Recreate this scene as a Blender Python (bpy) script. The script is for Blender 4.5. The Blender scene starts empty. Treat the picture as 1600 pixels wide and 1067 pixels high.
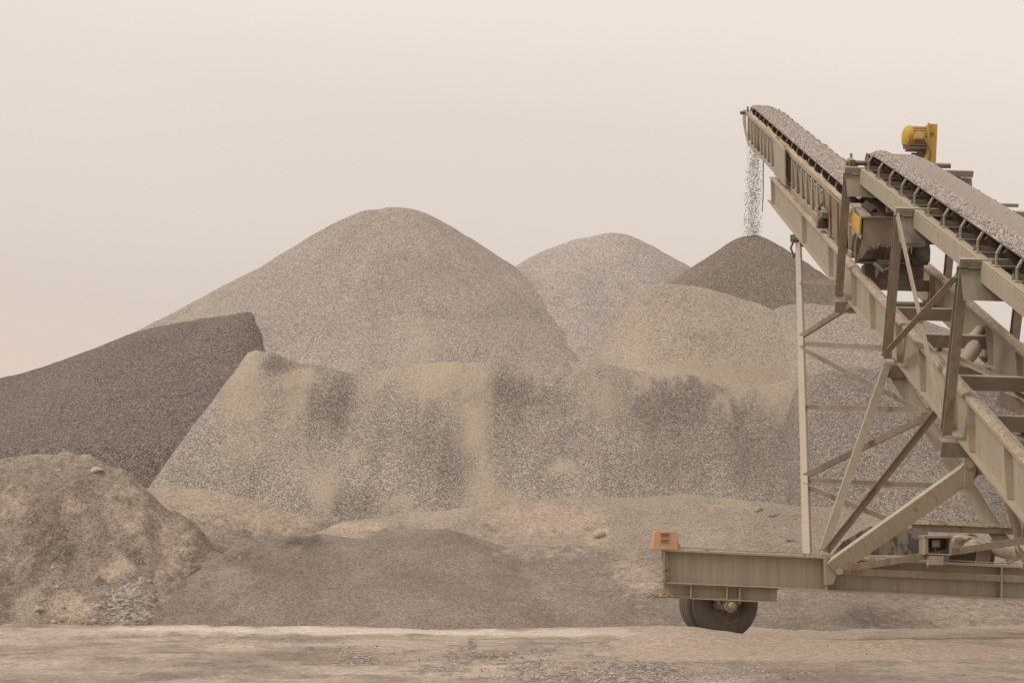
import bpy, math, random
import numpy as np
from mathutils import Vector

random.seed(7)
rng = np.random.default_rng(11)
SC = bpy.context.scene
COL = SC.collection
R = math.radians

# ------------------------------------------------------------------ camera
F = 2667.0                      # focal length in photograph pixels (60 mm on 36 mm)
EYE = 1.8
HX, HY = 800.0, 800.0           # horizon point in photograph pixels
cam_d = bpy.data.cameras.new('camera')
cam = bpy.data.objects.new('camera', cam_d)
COL.objects.link(cam)
cam.location = (0, 0, EYE)
cam.rotation_euler = (R(90), 0, 0)
cam_d.sensor_width = 36.0
cam_d.lens = F * 36.0 / 1600.0
cam_d.shift_y = (HY - 533.5) / 1600.0
cam_d.clip_start = 0.1
cam_d.clip_end = 5000
SC.camera = cam

# ------------------------------------------------------------------ world, sun, exposure
SUN_EL, SUN_AZ = R(50), R(-104)         # high, from the left and a little behind the camera (azimuth from +Y)
w = bpy.data.worlds.new('World'); SC.world = w
w.use_nodes = True
nt = w.node_tree; nt.nodes.clear()
def wn(t, **k):
    n = nt.nodes.new(t)
    for a, b in k.items(): setattr(n, a, b)
    return n
out = wn('ShaderNodeOutputWorld'); bg = wn('ShaderNodeBackground')
sky = wn('ShaderNodeTexSky', sky_type='NISHITA', sun_disc=False)
sky.sun_elevation = SUN_EL; sky.sun_rotation = SUN_AZ
sky.dust_density = 6.0; sky.air_density = 1.0
geo = wn('ShaderNodeTexCoord')
sep = wn('ShaderNodeSeparateXYZ')
nt.links.new(geo.outputs['Generated'], sep.inputs[0])
ramp = wn('ShaderNodeValToRGB')          # the overcast veil, a little lighter towards the horizon
tilt_ = wn('ShaderNodeMath', operation='MULTIPLY_ADD')      # the cloud is a little thinner towards the right
nt.links.new(sep.outputs['X'], tilt_.inputs[0]); tilt_.inputs[1].default_value = 0.11; nt.links.new(sep.outputs['Z'], tilt_.inputs[2])
nt.links.new(tilt_.outputs[0], ramp.inputs[0])
e = ramp.color_ramp.elements
e[0].position = 0.0; e[0].color = (0.765, 0.635, 0.54, 1)
e[1].position = 1.0; e[1].color = (1.32, 1.15, 1.03, 1)     # brightest overhead, as an overcast sky is
for p_, c_ in ((.045, (0.785, 0.645, 0.552)), (.095, (0.724, 0.622, 0.555)), (.18, (0.795, 0.696, 0.622)), (.225, (0.82, 0.72, 0.644)), (.285, (0.896, 0.808, 0.73)), (.45, (.99, .89, .81))):
    m_ = e.new(p_); m_.color = (*c_, 1)
nz = wn('ShaderNodeTexNoise'); nz.inputs['Scale'].default_value = 1.9; nz.inputs['Detail'].default_value = 5
mpv = wn('ShaderNodeMapping'); mpv.inputs['Scale'].default_value = (1, 1, 2.4)
nt.links.new(geo.outputs['Generated'], mpv.inputs[0]); nt.links.new(mpv.outputs[0], nz.inputs['Vector'])
mr2 = wn('ShaderNodeMapRange'); mr2.inputs[1].default_value = .3; mr2.inputs[2].default_value = .7
mr2.inputs[3].default_value = 9.6; mr2.inputs[4].default_value = 10.3
nt.links.new(nz.outputs['Fac'], mr2.inputs[0])
sc_ = wn('ShaderNodeVectorMath', operation='SCALE')
nt.links.new(ramp.outputs[0], sc_.inputs[0]); nt.links.new(mr2.outputs[0], sc_.inputs['Scale'])
mx = wn('ShaderNodeMix', data_type='RGBA'); mx.inputs[0].default_value = 0.94
nt.links.new(sky.outputs[0], mx.inputs[6]); nt.links.new(sc_.outputs[0], mx.inputs[7])
nt.links.new(mx.outputs[2], bg.inputs[0]); bg.inputs[1].default_value = 0.1
nt.links.new(bg.outputs[0], out.inputs[0])

sd = bpy.data.lights.new('sun', 'SUN'); sd.energy = 1.5; sd.angle = R(11); sd.color = (1.0, 0.93, 0.86)
so = bpy.data.objects.new('sun', sd); COL.objects.link(so)
sdir = Vector((math.sin(SUN_AZ) * math.cos(SUN_EL), math.cos(SUN_AZ) * math.cos(SUN_EL), math.sin(SUN_EL)))
so.rotation_euler = sdir.to_track_quat('Z', 'Y').to_euler()
so.location = sdir * 100

vs_ = SC.view_settings
SC.display_settings.display_device = 'sRGB'
vs_.view_transform = 'Standard'; vs_.look = 'None'; vs_.exposure = 0.0; vs_.gamma = 1.0
SC.cycles.max_bounces = 6
SC.cycles.use_denoising = True

# ------------------------------------------------------------------ helpers
def px(x, y, d):                # the point at depth d that the photograph shows at pixel (x, y)
    return Vector(((x - HX) / F * d, d, EYE + (HY - y) / F * d))

def link(name, me, mat=None, parent=None, smooth=False):
    o = bpy.data.objects.new(name, me); COL.objects.link(o)
    if mat:
        for m in (mat if isinstance(mat, (list, tuple)) else [mat]): me.materials.append(m)
    if parent is not None: o.parent = parent
    if smooth:
        me.polygons.foreach_set('use_smooth', [True] * len(me.polygons))
    return o

def tag(o, label=None, cat=None, group=None, kind=None):
    if label: o['label'] = label
    if cat: o['category'] = cat
    if group: o['group'] = group
    if kind: o['kind'] = kind
    return o

def empty(name, loc, parent=None):
    o = bpy.data.objects.new(name, None); COL.objects.link(o); o.location = loc
    o.empty_display_size = .3
    if parent is not None: o.parent = parent
    return o

# --- numpy gradient noise
_perm = rng.permutation(512)
_perm = np.concatenate([_perm, _perm, _perm])
_grad = np.stack([np.cos(np.arange(512) * 2 * np.pi / 512 * 37), np.sin(np.arange(512) * 2 * np.pi / 512 * 37)], 1)
def perlin(x, y, seed=0):
    x = np.asarray(x, float) + seed * 17.31; y = np.asarray(y, float) + seed * 9.77
    xi = np.floor(x).astype(int); yi = np.floor(y).astype(int)
    xf = x - xi; yf = y - yi
    u = xf ** 3 * (xf * (xf * 6 - 15) + 10); v = yf ** 3 * (yf * (yf * 6 - 15) + 10)
    def g(ix, iy, dx, dy):
        h = _perm[(_perm[ix & 511] + iy) & 511]
        return _grad[h, 0] * dx + _grad[h, 1] * dy
    a = g(xi, yi, xf, yf); b = g(xi + 1, yi, xf - 1, yf)
    c = g(xi, yi + 1, xf, yf - 1); d = g(xi + 1, yi + 1, xf - 1, yf - 1)
    return (a + u * (b - a)) + v * ((c + u * (d - c)) - (a + u * (b - a)))
def fbm(x, y, octv=4, seed=0, gain=.5):
    s = 0; a = 1.0; f = 1.0
    for k in range(octv):
        s = s + a * perlin(x * f, y * f, seed + k * 3); a *= gain; f *= 2.03
    return s

class MB:                       # collects shapes into one mesh
    def __init__(s): s.v = []; s.f = []
    def add(s, vs, fs):
        n = len(s.v); s.v += [tuple(p) for p in vs]; s.f += [tuple(n + i for i in f) for f in fs]
    def frame(s, p, q, up):
        a = (q - p).normalized(); up = Vector(up)
        sd_ = a.cross(up)
        if sd_.length < 1e-5: sd_ = a.cross(Vector((0, 1, 0)))
        sd_.normalize(); u = sd_.cross(a).normalized()
        return a, sd_, u
    def prism(s, p, q, prof, up=(0, 0, 1)):   # sweep a closed (side, up) profile from p to q
        p = Vector(p); q = Vector(q); a, sd_, u = s.frame(p, q, up); n = len(prof)
        vs = [p + sd_ * x + u * y for x, y in prof] + [q + sd_ * x + u * y for x, y in prof]
        fs = [(i, (i + 1) % n, n + (i + 1) % n, n + i) for i in range(n)]
        fs += [tuple(range(n - 1, -1, -1)), tuple(range(n, 2 * n))]
        s.add(vs, fs)
    def bar(s, p, q, w, h, up=(0, 0, 1), c=0.006):
        c = min(c, w * .3, h * .3); a, b = w / 2, h / 2
        s.prism(p, q, [(-a + c, -b), (a - c, -b), (a, -b + c), (a, b - c), (a - c, b), (-a + c, b), (-a, b - c), (-a, -b + c)], up)
    def ibeam(s, p, q, w, h, tf=.02, tw=.014, up=(0, 0, 1)):
        a, b, t = w / 2, h / 2, tw / 2
        s.prism(p, q, [(-a, -b), (a, -b), (a, -b + tf), (t, -b + tf), (t, b - tf), (a, b - tf), (a, b), (-a, b), (-a, b - tf), (-t, b - tf), (-t, -b + tf), (-a, -b + tf)], up)
    def channel(s, p, q, w, h, t=.012, up=(0, 0, 1), flip=1):   # web on the -side*flip edge, flanges towards +side*flip
        a, b = w / 2, h / 2
        pr = [(-a, -b), (a, -b), (a, -b + t), (-a + t, -b + t), (-a + t, b - t), (a, b - t), (a, b), (-a, b)]
        pr = [(x * flip, y) for x, y in pr]
        s.prism(p, q, pr, up)
    def angle(s, p, q, w, h, t=.012, up=(0, 0, 1), flip=1):
        a, b = w / 2, h / 2
        pr = [(-a, -b), (a, -b), (a, -b + t), (-a + t, -b + t), (-a + t, b), (-a, b)]
        s.prism(p, q, [(x * flip, y) for x, y in pr], up)
    def cyl(s, p, q, r, n=14, r2=None):
        p = Vector(p); q = Vector(q); r2 = r if r2 is None else r2
        a, sd_, u = s.frame(p, q, (0, 0, 1) if abs((q - p).normalized().z) < .95 else (0, 1, 0))
        vs = []
        for c, rr in ((p, r), (q, r2)):
            for i in range(n):
                t = 2 * math.pi * i / n
                vs.append(c + sd_ * math.cos(t) * rr + u * math.sin(t) * rr)
        fs = [(i, (i + 1) % n, n + (i + 1) % n, n + i) for i in range(n)] + [tuple(range(n - 1, -1, -1)), tuple(range(n, 2 * n))]
        s.add(vs, fs)
    def tube(s, pts, r, n=8, rad=None):
        pts = [Vector(p) for p in pts]; m = len(pts); vs = []
        for k, p in enumerate(pts):
            a = (pts[min(k + 1, m - 1)] - pts[max(k - 1, 0)]).normalized()
            sd_ = a.cross(Vector((.02, .3, 1))).normalized(); u = sd_.cross(a)
            rr = rad[k] if rad else r
            for i in range(n):
                t = 2 * math.pi * i / n; vs.append(p + sd_ * math.cos(t) * rr + u * math.sin(t) * rr)
        fs = [(k * n + i, k * n + (i + 1) % n, (k + 1) * n + (i + 1) % n, (k + 1) * n + i) for k in range(m - 1) for i in range(n)]
        fs += [tuple(range(n - 1, -1, -1)), tuple(range((m - 1) * n, m * n))]
        s.add(vs, fs)
    def plate(s, poly, off):                # polygon given thickness vector
        poly = [Vector(p) for p in poly]; off = Vector(off); n = len(poly)
        s.add(poly + [p + off for p in poly], [(i, (i + 1) % n, n + (i + 1) % n, n + i) for i in range(n)] + [tuple(range(n - 1, -1, -1)), tuple(range(n, 2 * n))])
    def lathe(s, c, ax, prof, n=48):        # prof = closed list of (along, radius)
        c = Vector(c); ax = Vector(ax).normalized(); sd_ = ax.cross(Vector((0, 0, 1))).normalized(); u = sd_.cross(ax); m = len(prof)
        vs = [c + ax * a + (sd_ * math.cos(2 * math.pi * i / n) + u * math.sin(2 * math.pi * i / n)) * r for i in range(n) for a, r in prof]
        fs = [(i * m + j, i * m + (j + 1) % m, ((i + 1) % n) * m + (j + 1) % m, ((i + 1) % n) * m + j) for i in range(n) for j in range(m)]
        s.add(vs, fs)
    def grid(s, P):                          # P[i][j] points
        n, m = len(P), len(P[0])
        s.add([p for r in P for p in r], [(i * m + j, i * m + j + 1, (i + 1) * m + j + 1, (i + 1) * m + j) for i in range(n - 1) for j in range(m - 1)])
    def build(s, name, mat, parent=None, smooth=False, origin=None):
        me = bpy.data.meshes.new(name)
        o0 = Vector(origin) if origin is not None else Vector((0, 0, 0))
        pw = Vector((0, 0, 0)); p = parent
        while p is not None: pw += p.location; p = p.parent
        off = o0 if origin is not None else pw
        me.from_pydata([tuple(Vector(v) - off) for v in s.v], [], s.f); me.validate(); me.update()
        import bmesh
        bm = bmesh.new(); bm.from_mesh(me); bmesh.ops.recalc_face_normals(bm, faces=bm.faces); bm.to_mesh(me); bm.free()
        o = link(name, me, mat, parent, smooth)
        if smooth:
            try: me.set_sharp_from_angle(angle=R(40))
            except Exception: pass
        if origin is not None: o.location = o0 - pw
        return o

# ------------------------------------------------------------------ materials
def new_mat(name):
    m = bpy.data.materials.new(name); m.use_nodes = True
    t = m.node_tree; b = t.nodes['Principled BSDF']
    try: b.inputs['Specular IOR Level'].default_value = .25
    except Exception: pass
    return m, t, b
def N(t, typ, **k):
    n = t.nodes.new(typ)
    for a, b in k.items():
        if a == 'ins':
            for i, v in b.items(): n.inputs[i].default_value = v
        else: setattr(n, a, b)
    return n
def mixc(t, fac, a, b, mode='MIX'):
    n = t.nodes.new('ShaderNodeMix'); n.data_type = 'RGBA'; n.blend_type = mode
    for i, v in ((0, fac), (6, a), (7, b)):
        if hasattr(v, 'is_linked') or isinstance(v, bpy.types.NodeSocket): t.links.new(v, n.inputs[i])
        elif i == 0: n.inputs[0].default_value = v
        else: n.inputs[i].default_value = (*v, 1) if len(v) == 3 else v
    return n.outputs[2]
def rampn(t, fac, stops):
    n = t.nodes.new('ShaderNodeValToRGB'); e = n.color_ramp.elements
    while len(e) > 1: e.remove(e[-1])
    e[0].position = stops[0][0]; e[0].color = (*stops[0][1], 1)
    for p, c in stops[1:]:
        q = e.new(p); q.color = (*c, 1)
    t.links.new(fac, n.inputs[0]); return n.outputs[0]
def mrange(t, v, a, b, c=0., d=1.):
    n = t.nodes.new('ShaderNodeMapRange'); t.links.new(v, n.inputs[0])
    for i, x in ((1, a), (2, b), (3, c), (4, d)): n.inputs[i].default_value = x
    return n.outputs[0]
def math_(t, op, a, b=None):
    n = t.nodes.new('ShaderNodeMath'); n.operation = op
    for i, v in ((0, a), (1, b)):
        if v is None: continue
        if isinstance(v, bpy.types.NodeSocket): t.links.new(v, n.inputs[i])
        else: n.inputs[i].default_value = v
    return n.outputs[0]

def gravel_mat(name, dark, mid, light, cell, tan=(.395, .327, .252), dk=(.175, .153, .132), contrast=1.0, bump=.4, big=.07):
    """crushed stone: every Voronoi cell is one stone; 'tan' and 'dark' attributes choose finer sand or darker rock"""
    m, t, b = new_mat(name); L = t.links
    tc = N(t, 'ShaderNodeTexCoord')
    nv = N(t, 'ShaderNodeTexNoise', ins={'Scale': 9.0 / cell * .05, 'Detail': 2.0}); L.new(tc.outputs['Object'], nv.inputs['Vector'])
    ad = N(t, 'ShaderNodeVectorMath', operation='MULTIPLY_ADD'); L.new(nv.outputs['Color'], ad.inputs[0])
    ad.inputs[1].default_value = (cell * .4,) * 3; L.new(tc.outputs['Object'], ad.inputs[2])
    v1 = N(t, 'ShaderNodeTexVoronoi', ins={'Scale': 1 / cell, 'Randomness': 1.0}); L.new(ad.outputs[0], v1.inputs['Vector'])
    v2 = N(t, 'ShaderNodeTexVoronoi', ins={'Scale': 2.3 / cell, 'Randomness': 1.0}); L.new(ad.outputs[0], v2.inputs['Vector'])
    s1 = N(t, 'ShaderNodeSeparateColor'); L.new(v1.outputs['Color'], s1.inputs[0])
    s2 = N(t, 'ShaderNodeSeparateColor'); L.new(v2.outputs['Color'], s2.inputs[0])
    val = math_(t, 'ADD', math_(t, 'MULTIPLY', s1.outputs[0], .62), math_(t, 'MULTIPLY', s2.outputs[1], .38))
    # gaps between stones read dark
    gap = mrange(t, v1.outputs['Distance'], .4, .8, 0.0, .15)
    val = math_(t, 'SUBTRACT', val, gap)
    val = mrange(t, val, .5 - .42 / contrast, .5 + .42 / contrast)
    stone = rampn(t, val, [(0, dark), (.5, mid), (1, light)])
    sdk = rampn(t, val, [(0, tuple(c * .55 for c in dk)), (.5, dk), (1, tuple(c * 2.3 for c in dk))])
    ad_ = N(t, 'ShaderNodeAttribute', attribute_name='dark')
    at_ = N(t, 'ShaderNodeAttribute', attribute_name='tan')
    n1 = N(t, 'ShaderNodeTexNoise', ins={'Scale': 1.7, 'Detail': 6.0, 'Roughness': .65}); L.new(tc.outputs['Object'], n1.inputs['Vector'])
    n2 = N(t, 'ShaderNodeTexNoise', ins={'Scale': .35, 'Detail': 4.0}); L.new(tc.outputs['Object'], n2.inputs['Vector'])
    def mask(att):
        x = math_(t, 'ADD', att, mrange(t, n1.outputs['Fac'], .3, .7, -.22, .22))
        return mrange(t, x, .18, .95)
    c = mixc(t, mask(ad_.outputs['Fac']), stone, sdk)
    # sand between stones: some stones stay on top of it
    sand = mixc(t, mrange(t, s2.outputs[0], .25, 1.0, 0., .75), tuple(min(1, x * 1.12) for x in tan), tuple(x * .6 for x in tan))
    mt = mask(at_.outputs['Fac'])
    keep = mrange(t, s1.outputs[1], .42, .66)         # stones poking out of the sand
    mt = math_(t, 'MULTIPLY', mt, math_(t, 'SUBTRACT', 1.0, math_(t, 'MULTIPLY', keep, .5)))
    c = mixc(t, mt, c, sand)
    var = mrange(t, n2.outputs['Fac'], .3, .7, 1 - big, 1 + big)
    sc = N(t, 'ShaderNodeVectorMath', operation='SCALE'); L.new(c, sc.inputs[0]); L.new(var, sc.inputs['Scale'])
    L.new(sc.outputs[0], b.inputs['Base Color']); b.inputs['Roughness'].default_value = .95
    try: b.inputs['Specular IOR Level'].default_value = .1
    except Exception: pass
    h = math_(t, 'ADD', math_(t, 'MULTIPLY', v1.outputs['Distance'], -1.0), math_(t, 'MULTIPLY', s1.outputs[2], .8))
    h = math_(t, 'MULTIPLY', h, math_(t, 'SUBTRACT', 1.0, math_(t, 'MULTIPLY', mt, .35)))
    bp = N(t, 'ShaderNodeBump', ins={'Strength': bump, 'Distance': cell * .8}); L.new(h, bp.inputs['Height']); L.new(bp.outputs[0], b.inputs['Normal'])
    return m

def soil_mat(name, c1, c2, c3, grain=.03, rock=0.25, bump=.7, tan=(.37, .303, .242), dk=(.115, .097, .082)):
    """dusty soil or sand with clods, darker patches and fine grain"""
    m, t, b = new_mat(name); L = t.links
    tc = N(t, 'ShaderNodeTexCoord')
    n1 = N(t, 'ShaderNodeTexNoise', ins={'Scale': .9, 'Detail': 8.0, 'Roughness': .62}); L.new(tc.outputs['Object'], n1.inputs['Vector'])
    n2 = N(t, 'ShaderNodeTexNoise', ins={'Scale': 6.0, 'Detail': 8.0, 'Roughness': .7}); L.new(tc.outputs['Object'], n2.inputs['Vector'])
    v1 = N(t, 'ShaderNodeTexVoronoi', ins={'Scale': 1 / grain}); L.new(tc.outputs['Object'], v1.inputs['Vector'])
    v2 = N(t, 'ShaderNodeTexVoronoi', ins={'Scale': .5 / grain}); L.new(tc.outputs['Object'], v2.inputs['Vector'])
    s1 = N(t, 'ShaderNodeSeparateColor'); L.new(v1.outputs['Color'], s1.inputs[0])
    s2 = N(t, 'ShaderNodeSeparateColor'); L.new(v2.outputs['Color'], s2.inputs[0])
    c = rampn(t, n1.outputs['Fac'], [(.33, c1), (.5, c2), (.66, c3)])
    ad_ = N(t, 'ShaderNodeAttribute', attribute_name='dark'); at_ = N(t, 'ShaderNodeAttribute', attribute_name='tan')
    ar_ = N(t, 'ShaderNodeAttribute', attribute_name='rubble')
    def mask(att, amp=.25):
        x = math_(t, 'ADD', att, mrange(t, n2.outputs['Fac'], .3, .7, -amp, amp)); return mrange(t, x, .3, .72)
    c = mixc(t, mask(ad_.outputs['Fac']), c, dk)
    c = mixc(t, mask(at_.outputs['Fac']), c, tan)
    rub = rampn(t, s2.outputs[0], [(0, (.16, .141, .122)), (.5, (.265, .234, .203)), (1, (.4, .358, .312))])
    c = mixc(t, mask(ar_.outputs['Fac']), c, rub)
    g = math_(t, 'ADD', mrange(t, s1.outputs[0], 0, 1, .7, 1.28), mrange(t, n2.outputs['Fac'], .3, .7, -.1, .1))
    sc = N(t, 'ShaderNodeVectorMath', operation='SCALE'); L.new(c, sc.inputs[0]); L.new(g, sc.inputs['Scale'])
    peb = math_(t, 'MULTIPLY', mrange(t, s1.outputs[1], 1 - rock * .3, 1 - rock * .3 + .02), .5)   # scattered pebbles
    c = mixc(t, peb, sc.outputs[0], tuple(min(1, x * 1.25) for x in c3))
    L.new(c, b.inputs['Base Color']); b.inputs['Roughness'].default_value = .97
    try: b.inputs['Specular IOR Level'].default_value = .08
    except Exception: pass
    h = math_(t, 'ADD', math_(t, 'MULTIPLY', n2.outputs['Fac'], 1.6), math_(t, 'MULTIPLY', v1.outputs['Distance'], -.25))
    h = math_(t, 'ADD', h, math_(t, 'MULTIPLY', math_(t, 'ADD', peb, math_(t, 'MULTIPLY', ar_.outputs['Fac'], s2.outputs[2])), .5))
    bp = N(t, 'ShaderNodeBump', ins={'Strength': bump, 'Distance': .08}); L.new(h, bp.inputs['Height']); L.new(bp.outputs[0], b.inputs['Normal'])
    return m

def paint_mat(name, base, rust=.25, dust=.6, rough=.6, rustc=(.26, .125, .055), dustc=(.44, .365, .275), scale=1.0, metal=0.):
    """old painted steel: rust blooms, rain streaks running down, quarry dust lying on faces that look up"""
    m, t, b = new_mat(name); L = t.links
    tc = N(t, 'ShaderNodeTexCoord'); ge = N(t, 'ShaderNodeNewGeometry')
    n1 = N(t, 'ShaderNodeTexNoise', ins={'Scale': 1.6 * scale, 'Detail': 8.0, 'Roughness': .65}); L.new(tc.outputs['Object'], n1.inputs['Vector'])
    mpn = N(t, 'ShaderNodeMapping'); mpn.inputs['Scale'].default_value = (14 * scale, 14 * scale, .7 * scale); L.new(tc.outputs['Object'], mpn.inputs[0])
    n2 = N(t, 'ShaderNodeTexNoise', ins={'Scale': 1.0, 'Detail': 5.0, 'Roughness': .6}); L.new(mpn.outputs[0], n2.inputs['Vector'])
    n3 = N(t, 'ShaderNodeTexNoise', ins={'Scale': 9.0 * scale, 'Detail': 6.0, 'Roughness': .7}); L.new(tc.outputs['Object'], n3.inputs['Vector'])
    c = mixc(t, mrange(t, n2.outputs['Fac'], .35, .7, 0, .75), base, tuple(x * .68 for x in base))
    c = mixc(t, mrange(t, n1.outputs['Fac'], .35, .68, 0, .5), c, dustc)
    rr = math_(t, 'ADD', math_(t, 'MULTIPLY', n1.outputs['Fac'], .45), math_(t, 'ADD', math_(t, 'MULTIPLY', n3.outputs['Fac'], .3), math_(t, 'MULTIPLY', n2.outputs['Fac'], .25)))
    rm = mrange(t, rr, .64 - rust * .28, .72 - rust * .24)
    c = mixc(t, math_(t, 'MULTIPLY', rm, .8), c, rustc)
    sp = N(t, 'ShaderNodeSeparateXYZ'); L.new(ge.outputs['Normal'], sp.inputs[0])
    du = math_(t, 'MULTIPLY', mrange(t, sp.outputs['Z'], .3, .85, 0, dust), mrange(t, n3.outputs['Fac'], .3, .6, .55, 1.0))
    c = mixc(t, du, c, dustc)
    L.new(c, b.inputs['Base Color']); b.inputs['Roughness'].default_value = rough; b.inputs['Metallic'].default_value = metal
    bp = N(t, 'ShaderNodeBump', ins={'Strength': .25, 'Distance': .01}); L.new(n3.outputs['Fac'], bp.inputs['Height']); L.new(bp.outputs[0], b.inputs['Normal'])
    return m

def stone_mat(name, stops):
    m, t, b = new_mat(name); L = t.links
    ge = N(t, 'ShaderNodeNewGeometry')
    c = rampn(t, ge.outputs['Random Per Island'], stops)
    tc = N(t, 'ShaderNodeTexCoord'); n = N(t, 'ShaderNodeTexNoise', ins={'Scale': 25., 'Detail': 4.}); L.new(tc.outputs['Object'], n.inputs['Vector'])
    sc = N(t, 'ShaderNodeVectorMath', operation='SCALE'); L.new(c, sc.inputs[0]); L.new(mrange(t, n.outputs['Fac'], .3, .7, .8, 1.15), sc.inputs['Scale'])
    L.new(sc.outputs[0], b.inputs['Base Color']); b.inputs['Roughness'].default_value = .95
    return m

M = {}
M['cone_a'] = gravel_mat('gravel_warm_grey', (0.163, 0.142, 0.12), (0.331, 0.292, 0.25), (0.516, 0.468, 0.419), .03)
M['cone_b'] = gravel_mat('gravel_pale_grey', (0.19, 0.172, 0.158), (0.366, 0.329, 0.297), (0.551, 0.498, 0.459), .03)
M['cone_c'] = gravel_mat('gravel_dark_brown', (.096, .081, .067), (.2, .168, .138), (.36, .312, .262), .028)
M['tan_heap'] = gravel_mat('gravel_sandy', (.19, .16, .133), (.365, .312, .255), (.55, .48, .405), .03)
M['face'] = gravel_mat('gravel_mixed_face', (.125, .112, .098), (.285, .25, .213), (.56, .51, .45), .028)
M['coarse'] = gravel_mat('gravel_coarse_grey', (.1, .085, .075), (.232, .2, .175), (.46, .41, .36), .028)
M['dark_heap'] = gravel_mat('gravel_charcoal', (.062, .053, .047), (.148, .126, .111), (.34, .298, .265), .03)
M['dirt'] = soil_mat('dirt_brown', (.19, .157, .129), (.245, .205, .169), (.315, .267, .221), .03, .3, .5)
M['dirt_tan'] = soil_mat('dirt_tan', (0.33, 0.254, 0.195), (0.397, 0.307, 0.235), (0.443, 0.35, 0.275), .03, .2, .7)
M['sand_dark'] = soil_mat('sand_brown', (.19, .161, .135), (.215, .182, .154), (.25, .212, .18), .024, .06, .16)
M['sand_pale'] = soil_mat('sand_pale', (.27, .228, .185), (.29, .247, .2), (.32, .272, .222), .024, .05, .15)
PAINT = (.345, .304, .238)
M['paint'] = paint_mat('beige_paint', PAINT, .36)
M['paint_beam'] = paint_mat('beige_beam_paint', (.43, .38, .3), .27)
M['paint_rusty'] = paint_mat('beige_paint_rusty', (.31, .268, .2), .46)
M['paint_dark'] = paint_mat('dark_grey_paint', (.2, .172, .132), .15, .75)  # darker grey base that sets the lacing bars off from the gravel
M['post'] = paint_mat('weathered_post_paint', (.285, .255, .2), .42, rustc=(.24, .105, .035))
M['paint_grey'] = paint_mat('grey_green_paint', (.265, .243, .195), .3)
M['steel_dark'] = paint_mat('dirty_dark_steel', (.1, .082, .065), .25, .55)
M['rust'] = paint_mat('rusty_steel', (.2, .13, .085), .45, .5, rustc=(.2, .1, .05))
M['hopper'] = paint_mat('dusty_grey_steel', (.235, .2, .16), .14, .7)
M['yellow'] = paint_mat('yellow_paint', (.58, .35, .035), .14, .3, dustc=(.46, .33, .13))
M['yellow_worn'] = paint_mat('yellow_worn', (.6, .39, .08), .2, .5)
M['rubber'] = paint_mat('belt_rubber', (.035, .032, .03), 0., .35, .8, rustc=(.06, .05, .04), dustc=(.2, .165, .135))
M['belt_top'] = paint_mat('belt_dusty', (.27, .235, .208), 0., .55, .8, rustc=(.16, .13, .11), dustc=(.3, .255, .222))
M['roller'] = paint_mat('roller_steel', (.085, .055, .042), .35, .4)
M['tyre'] = paint_mat('tyre_rubber', (.17, .155, .14), 0., .6, .9, rustc=(.08, .07, .06), dustc=(.2, .165, .13))
M['rim'] = paint_mat('rim_steel', (.19, .15, .11), .2, .6)
M['brass'] = paint_mat('hub_cap', (.42, .31, .17), .1, .2, .45)
M['orange'] = paint_mat('orange_plastic', (.66, .37, .215), 0., .35, .7, dustc=(.52, .36, .24))
M['slot'] = paint_mat('slot_inside', (.2, .12, .075), 0., .3)
M['canvas'] = paint_mat('dusty_canvas', (.56, .48, .4), .02, .7, .9)
M['dust'] = soil_mat('settled_dust', (.36, .28, .2), (.41, .33, .25), (.46, .38, .295), .02, .1, .5)
M['black'] = paint_mat('black_steel', (.03, .028, .026), .1, .3)
M['glass'] = paint_mat('lamp_lens', (.35, .32, .28), 0., .2, .3)
M['stones'] = stone_mat('belt_stone', [(0, (.2, .175, .157)), (.35, (.36, .32, .285)), (.7, (.5, .448, .4)), (1, (.66, .6, .54))])
M['stones_fall'] = stone_mat('falling_stone', [(0, (.2, .17, .16)), (1, (.45, .39, .36))])
M['rock'] = stone_mat('pale_rock', [(0, (.3, .24, .18)), (.5, (.38, .31, .235)), (1, (.46, .385, .3))])
M['rock_grey'] = stone_mat('grey_rubble', [(0, (.18, .159, .136)), (.5, (.27, .239, .204)), (1, (.4, .358, .31))])
M['strap'] = paint_mat('frayed_strap', (.42, .25, .05), .45, .1)

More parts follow.
